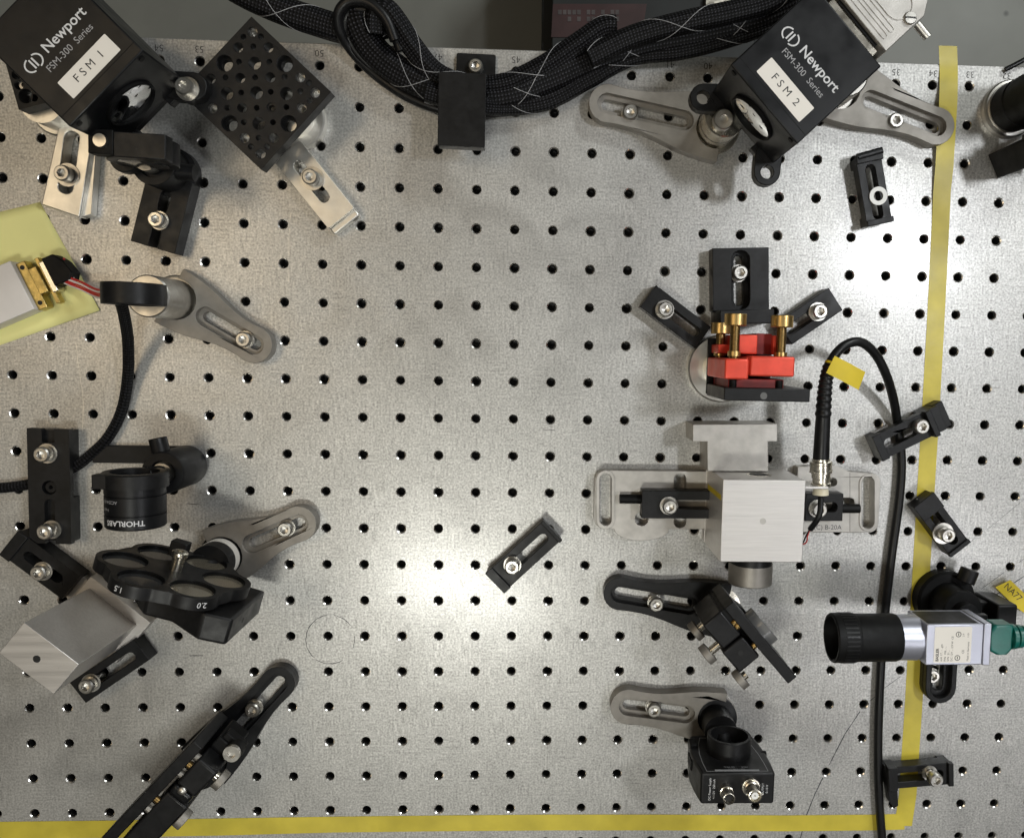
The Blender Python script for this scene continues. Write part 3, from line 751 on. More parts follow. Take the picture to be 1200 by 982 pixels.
def lens_tube():
    cz = 62; Rr = 16.6
    T = fr(159, 586, cz, 1)
    b = fr(219, 545, 4)
    t = thing('lens_tube', 'black lens tube with white maker lettering on a post', 'lens tube', b.translation)
    # axis along local y (image up)
    TA = T @ Matrix.Translation((0, 0, cz)) @ Matrix.Rotation(-PI / 2, 4, 'X')      # z axis -> local +y
    tube = M(TA).lathe([(13, -15.4), (Rr - .8, -15.4), (Rr, -14.6), (Rr, -7.6), (Rr - .7, -7.3), (Rr - .7, -6.9), (Rr, -6.6), (Rr, 3.6), (Rr - .7, 3.9), (Rr - .7, 4.3), (Rr, 4.6), (Rr, 14.2), (Rr - .8, 15.2), (13.2, 15.2)], 56, close=True).build('barrel', 'black_satin', t, smooth=30)
    M(TA).lathe([(.1, -9), (13.1, -9), (13.1, -7), (.1, -7)], 40).build('lens', 'filter_dark', tube)
    M(TA).lathe([(13.4, 8.5), (18.2, 8.5), (18.2, 16.5), (17.4, 17.2), (13.4, 17.2)], 48, close=True).build('mount_ring', 'black_anodised', t, smooth=30)
    M(T).box(-17.5, -9, 8.6, 17, cz + 8, cz + 15.4).build('ring_lug', 'black_anodised', t, .5)
    # wrap lettering round the barrel
    def wrap(y0, off, rr):
        def g(p):
            a = -(p[0] + off) / rr
            return (math.sin(-a) * rr, y0 + p[1], cz + math.cos(a) * rr)
        return g
    def wrap180(y0, off, rr):
        f = wrap(y0, 0, rr)
        return lambda p: f((-(p[0]) + off, -p[1], p[2]))
    text(tube, 'lettering', 'THORLABS', 4.4, T, 'white_print', bold=.08, bend=wrap180(-10.8, .5, Rr + .06), sx=1.05)
    text(tube, 'lettering', 'AC254-060', 2.6, T, 'grey_print', bend=wrap180(1.2, -9, Rr + .06))
    text(tube, 'lettering', 'f=60.0', 2.4, T, 'grey_print', bend=wrap180(-3.4, -12, Rr + .06))
    o = b.translation
    M(b).lathe([(13.2, 4), (13.2, 39), (12.5, 40), (8, 40), (7.6, 37.5), (6.4, 37.5)], 40).build('post_holder', 'black_anodised', t, smooth=35)
    c = T @ Vector((0, 12.5, 0))
    M().cyl((o.x, o.y, 20), (o.x, o.y, 42), 6.35).build('post', 'stainless', t)
    M().cyl((o.x, o.y, 40), (c.x, c.y, 46.6), 5.2).build('post_neck', 'black_anodised', t)
    M(b).cyl((-4, 12, 32), (-6, 21, 32), 5.4).build('thumb_screw', 'black_anodised', t, .5)
    M(b).box(-60, 2, 1, 12.5, .2, 5).build('foot_plate', 'black_anodised', t, .5)
lens_tube()

def filter_wheel():
    cz = 68; d = 16.6
    T = fr(204, 674, cz, d)       # local x along wheel, local +y = visible face
    b = fr(263, 650, 4)
    t = thing('filter_wheel', 'black six petal filter wheel standing upright on a post', 'filter wheel', b.translation)
    TW = T @ Matrix.Translation((0, 0, cz)) @ Matrix.Rotation(-PI / 2, 4, 'X')    # z -> +y
    n = 6; Rc = 27.5
    # petal outline
    out = []
    for i in range(180):
        a = 2 * PI * i / 180; best = 37.5
        for k in range(n):
            ak = 2 * PI * k / n + R(13); dx = math.cos(a - ak) * Rc; dy = math.sin(a - ak) * Rc
            s = 15.6 ** 2 - dy * dy
            if s > 0 and dx > 0: best = max(best, dx + math.sqrt(s))
        out.append((best * math.cos(a), best * math.sin(a)))
    cs = [(Rc * math.cos(2 * PI * k / n + R(13)), Rc * math.sin(2 * PI * k / n + R(13))) for k in range(n)]
    w = M(TW).prism(out, -3.6, 3.6, [circ(x, y, 12.4, 28) for x, y in cs]).build('wheel', 'black_anodised', t, .4)
    mats = ['filter_glass', 'filter_dark', 'filter_dark', 'filter_dark', 'filter_dark', 'filter_glass']
    # the two densest-looking pale ones are those at the lower right of the picture
    for k, (x, y) in enumerate(cs):
        Q = TW @ Matrix.Translation((x, y, 0))
        p = Q @ Vector((0, 0, 0))
        # pale glass for the two petals nearest the housing
        lx = (T.inverted() @ p)
        m = 'filter_glass' if (lx.x > 8) else 'filter_dark'
        M(Q).lathe([(.1, -1), (12.35, -1), (12.35, 1.4), (.1, 1.4)], 32).build('filter', m, w)
        M(Q).ring((0, 0, 1.4), (0, 0, 2.6), 12.39, 11.6, 32).build('retaining_ring', 'black_dark', w)
    M(TW).lathe([(3.6, 3.5), (3.6, 11.5), (4.6, 11.6), (4.6, 14.6), (3.9, 15.2), (2, 15.2), (1.8, 13.5), (.1, 13.4)], 28).build('hub_screw', 'nickel', t, smooth=35)
    # numbers on the rim of the petals that point up
    for k, (x, y) in enumerate(cs):
        a = math.atan2(y, x); rr = Rc + 15.6 + .06
        Q = TW @ Matrix.Rotation(a, 4, 'Z') @ Matrix.Translation((rr, 0, 0)) @ Matrix.Rotation(PI / 2, 4, 'Y')
        # Q: local z outward; rows run along the wheel axis
        if k > 3: text(w, 'number', ('', '', '', '', '1.5', '2.0')[k], 4.6, Q @ Matrix.Rotation(-PI / 2, 4, 'Z'), 'white_print', bold=.03, z=.05)
    # housing behind the wheel
    hs = [(-14, -16), (6, -33), (46, -33), (46, 24), (30, 27), (10, 14), (-6, 15), (-14, 6)]
    TH = T @ Matrix.Translation((0, 0, cz)) @ Matrix.Rotation(PI / 2, 4, 'X')     # z -> -y, local y -> world z
    M(TH).prism(hs, 6, 22).build('housing', 'black_anodised', t, 1.6, 3)
    M(TH).cyl((0, 0, 3.4), (0, 0, 7), 9).build('bearing', 'black_dark', t)
    M(T).cyl((46.0, -14, cz + 2), (46.15, -14, cz + 2), 1.6, n=14).build('screw_hole', 'hole_dark', t)
    M(b).lathe([(15.6, .2), (15.6, 5), (12.7, 5.4), (12.7, 31), (.1, 31)], 40).build('post', 'black_anodised', t, smooth=35)
    M(b).ring((0, 0, 12), (0, 0, 19), 12.95, 12.4, 40).build('paper_band', 'label_white', t)
    def wr(p):
        a = p[0] / 13.0 - 1.9
        return (13.02 * math.cos(a), 13.02 * math.sin(a), 15.5 + p[1])
    text(t, 'band_text', '0.5-2.0', 3.6, b, 'label_print', bend=wr)
    h = T @ Vector((20, -14, 0))
    M().cyl((b.translation.x, b.translation.y, 30), (h.x, h.y, 38), 6).build('neck', 'black_anodised', t)
    M(T).box(-12, -2, 6, 15, 46, 54).build('detent_knob', 'black_anodised', t, .6)
    M(T).cyl((-7, -8, 50), (-7, 7, 50), 2.5).build('detent_pin', 'black_dark', t)
filter_wheel()
fork('fork_clamp', 'grey fork clamp beside the filter wheel', (371, 604), (263, 650), (333, 621), 'cast_grey')

def alu_box():
    zt = 80
    T, L = fr2((28, 729.4), (92.5, 778.3), zt)      # x along the long top edge (towards lower right)
    t = thing('metal_box', 'tall satin aluminium box with a small hole in its top', 'box', T.translation)
    D = 23.5
    M(T).box(0, L, -D, 0, 9, zt).build('body', 'aluminium', t, .35)
    p = T.inverted() @ W(43, 772, zt)
    M(T).lathe([(.05, zt + .02), (2.2, zt + .02), (2.2, zt + .04), (.05, zt + .04)], 20, T=T @ Matrix.Translation((p.x, p.y, 0))).build('hole', 'hole_dark', t)
    M(T).box(-4, L + 6, -D - 6, 7, .2, 9.1).build('base', 'aluminium', t, .35)
    M(T).box(-16, -3.5, -16, 2, .2, 6).build('step', 'aluminium', t, .3)
alu_box()
strap('strap_clamp', 'black slotted clamp at the foot of the aluminium box near the slotted block', (12, 636), (83, 688.5), 19.5, 13, (.3, .78), 7, 0, 1.5, bolts=[(43.5, 672)], group='black slotted clamps')
strap('strap_clamp', 'black slotted clamp at the foot of the aluminium box away from the slotted block', (166, 761), (91, 811.8), 17, 13, (.18, .86), 0, 0, bolts=[(100, 805)], group='black slotted clamps', raised=1)

def mirror_mount_left():
    z = 66
    T, L = fr2((226, 868), (116, 984), z)          # x runs towards the lower left, y towards the lower right
    bp = fr(246, 888, 4)
    t = thing('mirror_mount', 'black kinematic mirror mount standing across the crosswise yellow tape', 'mirror mount', bp.translation, 'kinematic mirror mounts')
    def lp(u, v, zz): return T.inverted() @ W(u, v, zz)
    M(T).box(0, L, 0, 7.4, 22, z).build('front_plate', 'black_anodised', t, .7)
    M(T).box(6, 27, 10, 24.6, 24, z).build('back_plate', 'black_anodised', t, 1.6, 3)
    M(T).box(28.2, 36, 10, 24.0, 24, z - 1).build('back_plate', 'black_satin', t, 2.4, 4)
    M(T).box(37.2, L - 1, 10, 26.5, 24, z - 4).build('back_plate', 'black_anodised', t, 1.6, 3)
    M(T).box(7, L - 6, 11, 22, 22.5, 42).build('bridge', 'black_dark', t, .5)
    for x, k in ((9, 'cast_grey'), (16, 'brass_dark'), (24, 'cast_grey'), (46, 'brass_dark'), (54, 'cast_grey')):
        M(T).cyl((x, 7.2, z - 5), (x, 10.3, z - 5), 2.2, n=14).build('adjuster_tip', k, t)
    for x in (13, 20, 50): M(T).box(x, x + 4, 7.2, 10.2, z - 9, z - 6).build('leaf_spring', 'cast_grey', t)
    for u, v, zz in ((257, 915, 60), (211.5, 960, 60)):
        p = lp(u, v, zz); y = max(p.y, 28.5)
        M(T).cyl((p.x, 23, zz - 2), (p.x, y, zz - 2), 3.0, n=16).build('adjuster_shaft', 'nickel', t)
        M(T).cyl((p.x, y - 2.2, zz - 2), (p.x, y + 2.6, zz - 2), 6.4, n=32).build('knob', 'cast_grey', t, .4)
    p = W(213, 927, z + 1)
    M(Matrix.Translation((p.x, p.y, 0))).lathe([(2.6, z - 2), (2.6, z + 1), (1.8, z + 1.8), (.1, z + 2)], 20).build('screw', 'stainless', t)
    M(bp).lathe([(15.4, .2), (15.4, 5), (12.7, 5.4), (12.7, 22.6), (.1, 22.6)], 40).build('post', 'black_anodised', t, smooth=35)
    q = lp(271, 883.5, 56)
    M(T).box(-3, 8, 10, 24, 24, 50).build('end_block', 'black_dark', t, 1)
    M(T).cyl((q.x, q.y, 46), (q.x, q.y, 53), 5.6, n=24).build('boss', 'black_dark', t)
    M(T).ring((q.x, q.y, 52.8), (q.x, q.y, 56), 5.2, 2.6, 28).build('collar_ring', 'stainless', t)
    M(T).cyl((q.x, q.y, 52.9), (q.x, q.y, 54), 2.7, n=16).build('collar_floor', 'stainless', t)
    M(T).box(min(q.x, 0) - 4, 2, 12, q.y + 4, 40, 48).build('end_arm', 'black_dark', t, .8)
mirror_mount_left()
fork('fork_clamp', 'black fork clamp of the mirror mount on the crosswise tape', (341, 783), (246, 888), (295, 833), 'black_satin', a=11.5, jaw=19)

# ================================================================== TOP: CABLES AND CLIP
G = 'cables bundled along the far table edge'
cable('sleeved_cable', 'thick braided cable coming in over the far table edge beside the perforated plate', [(225, -48, 12), (275, -14, 11), (320, 8, 10), (365, 24, 9), (410, 36, 9), (445, 30, 9), (470, 22, 9)], 8.6, 'braid', G, 2)
cable('plain_cable', 'smooth black cable forming the outer loop of the cable bundle', [(463, 48, 24), (452, 22, 26), (432, 4, 26), (410, 2, 25), (397, 16, 22), (399, 38, 16), (414, 62, 8), (440, 88, 4), (475, 112, 4), (515, 128, 4), (560, 133, 4), (610, 128, 4), (660, 112, 4), (710, 86, 6), (760, 64, 10), (820, 48, 14), (880, 34, 18), (930, 10, 20), (960, -30, 20)], 3.3, 'black_rubber', G)
cable('plain_cable', 'smooth black cable lying just inside the outer loop of the bundle', [(470, 60, 18), (458, 34, 20), (436, 15, 20), (415, 12, 19), (405, 24, 17), (408, 44, 12), (422, 66, 8), (447, 88, 4), (480, 108, 4), (520, 121, 4), (560, 125, 5), (610, 118, 5), (660, 100, 5)], 3.2, 'black_rubber', G)
cable('sleeved_cable', 'braided cable filling the loop of the bundle', [(418, 8, 13), (422, 30, 13), (436, 56, 11), (462, 80, 10), (500, 100, 10), (545, 112, 10), (595, 110, 10), (645, 92, 10), (695, 70, 11), (750, 52, 14), (820, 38, 16), (890, 20, 18), (945, -8, 18), (970, -40, 18)], 9.2, 'braid', G, 2, sub=10)
cable('sleeved_cable', 'braided cable folded back in the middle of the bundle', [(440, 40, 17), (441, 18, 20), (452, 12, 21), (466, 28, 20), (484, 56, 17), (510, 86, 15), (545, 100, 14), (590, 100, 14), (635, 80, 15), (675, 54, 17), (705, 34, 18), (722, 32, 18)], 7.0, 'braid', G, 2, sub=10)
cable('sleeved_cable', 'braided cable along the table side of the bundle', [(500, 108, 21), (545, 120, 20), (590, 124, 8), (640, 118, 7), (690, 92, 8), (740, 66, 12), (800, 58, 14), (860, 42, 16), (910, 22, 17), (950, -20, 17)], 6.4, 'braid', G, 1, sub=10)
cable('sleeved_cable', 'braided cable on top of the bundle where it leaves the table', [(690, 68, 24), (740, 44, 26), (800, 27, 28), (860, 14, 28), (905, 0, 28), (940, -30, 28)], 6.8, 'braid', G, 2, sub=10)

def cable_clip():
    z = 30
    T = fr(540, 100, z, 1.0)
    t = thing('cable_clip', 'black folded sheet metal clip holding the cable bundle', 'clip', T.translation)
    def lp(u, v, z): return T.inverted() @ W(u, v, z)
    a = lp(514, 84, z); b = lp(568, 173, z)
    top = M(T).prism(rrect(a.x, b.y, b.x, a.y, 1, 3), z - 2.2, z).build('cover', 'black_anodised', t, .5)
    M(T).box(a.x + .2, b.x - .2, a.y - 2.3, a.y - .1, 1, z - 1.5).build('riser', 'black_anodised', t, .4)
    c = lp(535, 62, 3); d = lp(581, 62, 3)
    M(T).prism(rrect(c.x, a.y - 2.2, d.x, c.y, 1, 3), .2, 2.8).build('foot', 'black_anodised', t, .4)
    M(T).box(a.x + .3, b.x - .3, b.y - .05, b.y + 1.6, z - 10, z - 1).build('front_lip', 'black_anodised', t, .4)
    bolt(t, 557, 77, 2.8, 4.6, hr=4.6, hh=4)
cable_clip()

# ================================================================== RIGHT SIDE
def loose_clamp():
    strap('strap_clamp', 'loose black slotted clamp with a white washer and no bolt', (1017.5, 183), (1031, 262), 17, 12, (.2, .86), 4.0, 3.0, 2.4, th=8, group='black slotted clamps')
    o = [x for x in C.objects if x.get('label', '').startswith('loose black')][0]
    p = W(1029, 230, 12.4)
    M(Matrix.Translation((p.x, p.y, 0))).lathe([(3.2, 12.05), (5.9, 12.05), (5.9, 13.2), (3.2, 13.2)], 32, close=True).build('washer', 'nylon', o)
    q = W(1035, 176, 15)
    q2 = W(1006, 184, 15)
    M().cyl((q.x, q.y, 13), (q2.x, q2.y, 13), 2.4, n=16).build('rod', 'black_satin', o)
loose_clamp()

def edge_post():
    T = fr(1184, 128, 3)
    t = thing('edge_post', 'thick black post on a bright round base beyond the yellow tape', 'post', T.translation)
    M(T).lathe([(18.5, .2), (18.5, 4.5), (17.7, 5.4), (16.3, 5.6), (16.3, 7)], 44).build('round_base', 'stainless', t, smooth=35)
    M(T).lathe([(15.8, 6.9), (15.8, 20), (15, 20.6), (15, 23), (15.8, 23.6), (15.8, 110), (15, 111), (.1, 111)], 40).build('column', 'black_dark', t, smooth=35)
    q = M(T).box(-4, 22, -40, -22, 26, 52).build('side_block', 'black_anodised', t, .8)
    M(T).cyl((4, -12, 40), (4, -24, 40), 5).build('side_arm', 'stainless', t)
edge_post()
def edge_block():
    z = 58
    T, L = fr2((1158, 182), (1225, 150), 1)
    t = thing('edge_block', 'black rectangular block beside the thick black post', 'block', T.translation)
    D = 17
    M(T).box(0, L, -D, 0, .3, z).build('body', 'black_dark', t, .8)
    M(T).cyl((4, -2.5, z - .2), (4, -2.5, z + .6), 1.4, n=12).build('set_screw', 'stainless', t)
edge_block()
cable('thin_cable', 'thin black cable hanging past the far table edge by the thick black post', [(1178, 82, 2), (1190, 76, 3), (1205, 68, 4), (1235, 52, 4)], 1.6, 'black_rubber')

# --- red mirror mount
def red_mount():
    zt = 78
    T = fr(891, 431, zt, .5)
    def lp(u, v, z): return T.inverted() @ W(u, v, z)
    base = fr(842, 431, 8)
    t = thing('red_mirror_mount', 'red kinematic mirror mount with brass knobs on a round silver base', 'mirror mount', base.translation)
    M(fr(846, 432, 9)).lathe([(22.5, .2), (22.5, 8), (21.6, 9), (13, 9.2), (13, 22), (.1, 22)], 56).build('round_base', 'aluminium_raw', t, smooth=35)
    # front red plate: two blocks
    a = lp(850, 420, zt); b = lp(877, 445, zt); c = lp(880, 417, zt); d = lp(931, 442, zt)
    M(T).box(a.x, b.x, b.y, a.y, 24, zt).build('red_block', 'red_anodised', t, 1.2, 3)
    M(T).box(c.x, d.x, d.y, c.y, 24, zt).build('red_block', 'red_anodised', t, 1.2, 3)
    M(T).box(b.x - 1, c.x + 1, d.y + 1, c.y - 1, 24, zt - 3).build('red_link', 'red_anodised', t, .3)
    # rear red body at lower height
    zr = 66
    e_ = lp(866, 392, zr); f_ = lp(912, 416, zr)
    M(T).box(e_.x, e_.x + 11.5, f_.y, e_.y, 24, zr).build('red_body', 'red_anodised', t, .8)
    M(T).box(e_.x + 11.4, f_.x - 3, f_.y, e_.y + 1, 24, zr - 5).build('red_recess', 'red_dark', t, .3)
    M(T).box(f_.x - 3.2, f_.x, f_.y, e_.y, 24, zr - 1).build('red_body', 'red_anodised', t, .6)
    M(T).box(e_.x - 8, e_.x + .1, f_.y, e_.y - 6, 24, zr - 20).build('red_body', 'red_anodised', t, .6)
    # mirror holder plate in front
    zp = 78
    g = lp(849, 454, zp); h = lp(949, 471.5, zp)
    M(T).box(g.x, h.x, h.y, g.y, 24, zp).build('holder_plate', 'black_anodised', t, .6)
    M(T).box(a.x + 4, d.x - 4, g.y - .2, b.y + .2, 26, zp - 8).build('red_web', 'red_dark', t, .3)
    s = lp(895, 464, zp)
    M(T).lathe([(.1, 0), (2.1, 0), (2.1, .35), (.1, .35)], 20, T=T @ Matrix.Translation((s.x, s.y, zp - .3))).build('set_screw', 'optic_grey', t)
    M(T).box(a.x, d.x, h.y + 1, e_.y - 2, 21.8, 25).build('under_plate', 'black_dark', t, .3)
    # adjusters: horizontal screws running up the picture
    for u, v, vb, z in ((862, 375, 420, 70), (916.5, 377, 418, 70), (845, 385, 420, 34)):
        p = lp(u, v, z); q = lp(u, vb, z)
        kn = M(T).cyl((p.x, p.y - 3.4, z), (p.x, p.y + 3.6, z), 6.6 if z > 40 else 6.4, n=40).build('knob', 'brass', t, .4)
        sh = M(T).cyl((p.x, p.y - 3, z), (p.x, min(q.y, c.y) - 1, z), 2.9, n=18).build('adjuster_screw', 'brass_dark', t)
        M(T).ring((p.x, c.y - .5, z), (p.x, c.y + 2.4, z), 3.9, 2.7, 24).build('bushing', 'brass', t)
        M(T).cyl((p.x, b.y - .2, z), (p.x, g.y - .1, z), 2.2, n=14).build('adjuster_tip', 'black_dark', t)
    M(T).cyl((c.x - 2, b.y + .2, 56), (c.x - 2, g.y, 56), 2.4, n=14).build('spring', 'nickel', t)
red_mount()
strap('strap_clamp', 'black slotted clamp left of the red mount', (759.5, 347), (824, 396), 17.5, 13, (.3, .85), 0, 0, bolts=[(780.5, 362.5)], group='black slotted clamps', washer=6.2)
strap('strap_clamp', 'black slotted clamp right of the red mount', (979.5, 350.5), (920, 391), 17.5, 13, (.3, .88), 0, 0, bolts=[(962, 365)], group='black slotted clamps', washer=6.2)
def wide_clamp():
    z = 13
    T, L = fr2((868, 290.5), (868.5, 364), z)
    t = thing('wide_clamp', 'wide black slotted plate clamp behind the red mount', 'clamp', T.translation, 'black slotted clamps')
    h = 18.6
    m = M(T)
    m.prism([(0, -h), (L, -h), (L, h), (0, h)], .2, 6.5, [stad(7.5, 0, 34, 0, 3.2)])
    m.prism([(0, -h), (L, -h), (L, h), (0, h)], 6.45, z, [stad(7.5, 0, 34, 0, 5.9)])
    m.build('plate', 'black_anodised', t, .4)
    bolt(t, 868.5, 319.5, 6.5, 5.7, hh=7)
    zz = 36
    a = T.inverted() @ W(837, 365, zz); b = T.inverted() @ W(902, 381, zz)
    M(T).box(L + .1, L + 9, -17.5, 17.5, .2, 30).build('upright', 'black_anodised', t, .6)
wide_clamp()

# --- cube on slotted base plates
def base_plates():
    z = 9
    # left plate
    c = W(760, 585, z)
    t = thing('slotted_base_plate', 'pale grey slotted base plate left of the aluminium cube', 'base plate', (c.x, c.y, 0), 'slotted base plates')
    A = W(697, 551, z); B = W(845, 620, z)
    def P(u, v): return W(u, v, z)
    lobe = P(752, 620)
    out = []
    r = 7
    for cx, cy, a in ((A.x + r, B.y + r, 180),):
        for i in range(6): th = R(a + 90 * i / 5); out.append((cx + r * math.cos(th), cy + r * math.sin(th)))
    for i in range(13): th = PI + PI * i / 12; out.append((lobe.x + 17 * math.cos(th) * 1.1, lobe.y + 8 * math.sin(th)))
    out += [(B.x, B.y), (B.x, A.y)]
    for i in range(6): th = R(90 + 90 * i / 5); out.append((A.x + r + r * math.cos(th), A.y - r + r * math.sin(th)))
    def slot(u0, v0, u1, v1, rr): a = P(u0, v0); b = P(u1, v1); return stad(a.x, a.y, b.x, b.y, rr)
    hs = [slot(709.5, 562, 709.5, 609, 3.9), slot(797, 562, 797, 572, 4.2), slot(797, 610, 797, 611.5, 4.2), slot(752, 607, 752, 608.5, 4.5)]
    M().prism(out, .2, z, hs).build('plate', 'cast_pale', t, .6, 3)
    a = P(709.5, 562); b = P(709.5, 609)
    M().prism(stad(a.x, a.y, b.x, b.y, 6.4, 12), z - .3, z + .9, [stad(a.x, a.y, b.x, b.y, 4.0, 12)]).build('slot_rim', 'cast_pale', t, .3)
    # right plate
    c = W(990, 590, z)
    t = thing('slotted_base_plate', 'pale grey slotted base plate right of the aluminium cube', 'base plate', (c.x, c.y, 0), 'slotted base plates')
    A = W(935, 547, z); B = W(1029, 624, z)
    out = [(A.x, B.y)]
    for i in range(5): th = R(-90 + 90 * i / 4); out.append((B.x - 6 + 6 * math.cos(th), B.y + 6 + 6 * math.sin(th)))
    for i in range(5): th = R(90 * i / 4); out.append((B.x - 6 + 6 * math.cos(th), W(1022, 555, z).y - 6 + 6 * math.sin(th)))
    out += [tuple(W(996, 553, z).xy), tuple(W(979, 545, z).xy), (A.x, A.y)]
    M().prism(out, .2, z, [slot(1017, 566, 1017, 612, 4.3), slot(985, 589, 996, 589, 3.3), slot(975, 565, 976, 565, 3)]).build('plate', 'cast_pale', t, .6, 3)
    a = P(1017, 566); b = P(1017, 612)
    M().prism(stad(a.x, a.y, b.x, b.y, 6.2, 12), z - .3, z + .7, [stad(a.x, a.y, b.x, b.y, 4.4, 12)]).build('slot_rim', 'cast_pale', t, .3)
    for u in (996,):
        p = [P(u, 554), P(u, 623)]
        M().prism([(p[0].x - .15, p[0].y), (p[0].x + .15, p[0].y), (p[1].x + .15, p[1].y), (p[1].x - .15, p[1].y)], z - .2, z + .03).build('scribed_line', 'engraving', t)
    q = P(970, 618)
    text(t, 'stamped_text', '(C) B-20A', 4.6, Matrix.Translation((q.x, q.y, z)), 'graphite', z=.04)
base_plates()

def cube():
    zt = 60; zb = 9.1
    T = fr(894, 610.7, zt, .2)
    t = thing('cube_housing', 'bare aluminium cube housing with a round lens at its foot', 'housing', T.translation + Vector((0, 0, 9)))
    h = 25.8
    def lp(u, v, z): return T.inverted() @ W(u, v, z)
    M(T).box(-h, h, -h, h, zb, zt).build('body', 'aluminium', t, .4)
    M(T).box(-h - .6, h - 3, -h + .5, h - .5, .2, zb + .05).build('foot', 'aluminium', t, .3)
    M(T).cyl((0, 0, zt - .1), (0, 0, zt + .03), 2.0, n=24).build('centre_mark', 'cast_pale', t)
    # threaded port in the back wall (visible from above)
    M(T).cyl((2, h - .1, 38), (2, h + .05, 38), 8.2, n=36).build('port', 'nickel', t)
    M(T).cyl((2, h, 38), (2, h + .12, 38), 6.2, n=32).build('port_hole', 'hole_dark', t)
    # lens on the front
    M(T).lathe([(12, 0), (13.2, 0), (13.2, 7), (12, 7)], 44, close=True, T=T @ Matrix.Translation((0, -h, 36)) @ Matrix.Rotation(PI / 2, 4, 'X')).build('lens_ring', 'black_anodised', t)
    M(T).lathe([(10.4, 6.8), (14.2, 6.8), (14.2, 20), (13.6, 20.6), (10.4, 20.6)], 44, close=True, T=T @ Matrix.Translation((0, -h, 34)) @ Matrix.Rotation(PI / 2, 4, 'X')).build('lens_barrel', 'cast_grey', t)
    M(T).lathe([(.1, 14), (10.5, 14), (10.5, 15), (.1, 15)], 40, T=T @ Matrix.Translation((0, -h, 34)) @ Matrix.Rotation(PI / 2, 4, 'X')).build('lens', 'filter_dark', t)
    # thin yellow strip on the left wall
    M(T).box(-h - .12, -h + .05, 12, 15.5, 14, 56).build('edge_strip', 'yellow_flag', t)
    # bracket sheet for the coaxial jack at the right
    a = lp(945, 570, 42)
    M(T).box(h - .2, h + 19, a.y - .8, a.y + .8, 24, 47).build('jack_bracket', 'aluminium', t, .3)
    j = lp(962, 570, 38)
    M(T).cyl((j.x, a.y - 6, 38), (j.x, a.y - .6, 38), 5.2, 4.6, n=20).build('jack_nut', 'cream_plastic', t, .3)
    P = spline([T @ Vector((j.x, a.y - 5, 38)), T @ Vector((j.x - .6, a.y - 12, 41)), T @ Vector((j.x - 2, a.y - 20, 42)), T @ Vector((j.x - 5, a.y - 29, 36))], 6)
    M().tube(P, 1.9, 12).build('lead', 'black_rubber', t, smooth=80)
    for k in range(2):
        e0 = T @ Vector((j.x - 5, a.y - 28, 36))
        P = spline([e0, T @ Vector((j.x - 7 + k, a.y - 34, 34)), T @ Vector((j.x - 8.5 + k * 2, a.y - 40, 30)), T @ Vector((h - 1 - k, a.y - 46 + 3 * k, 26)), T @ Vector((h - 12 - 2 * k, -h - 2, 22)), T @ Vector((h - 16, -h + 2, 22))], 6)
        M().tube(P, .5, 6).build('wire', 'red_wire' if k else 'black_rubber', t, smooth=80)
cube()
def back_block():
    z = 28
    c = W(862, 520, z)
    t = thing('tee_block', 'pale aluminium tee shaped block behind the aluminium cube', 'block', (c.x, c.y, 0))
    M().prism(px([(812, 497.5), (911, 497), (911, 517), (900, 517), (900.5, 552), (829, 552), (829, 517.5), (812, 517.5)], z), .2, z).build('body', 'cast_pale', t, .5)
back_block()
def cube_clamp(label, a, b, bpx, open_slot):
    z = 20
    T, L = fr2(a, b, z)
    t = thing('strap_clamp', label, 'clamp', T.translation, 'black slotted clamps')
    h = 9.3
    if open_slot:
        M(T).prism([(0, -h), (L, -h), (L, -3), (14, -3), (14, 3), (L, 3), (L, h), (0, h)], 9.15, z).build('bar', 'black_anodised', t, .4)
    else:
        M(T).prism([(0, -h), (L, -h), (L, h), (0, h)], 9.15, z, [stad(7, 0, L - 7, 0, 3.3)]).build('bar', 'black_anodised', t, .4)
    M(T).cyl((-14, 2.2, 12.4), (1, 2.2, 12.4), 3.1, n=20).build('stop_rod', 'black_dark', t)
    bolt(t, bpx[0], bpx[1], z, 6.0)
cube_clamp('black clamp with open slot on the base plate left of the aluminium cube', (752, 591), (838, 591.5), (785.5, 594.5), True)
cube_clamp('short black clamp on the base plate right of the aluminium cube', (988, 594.5), (944, 594.5), (961.5, 598), False)

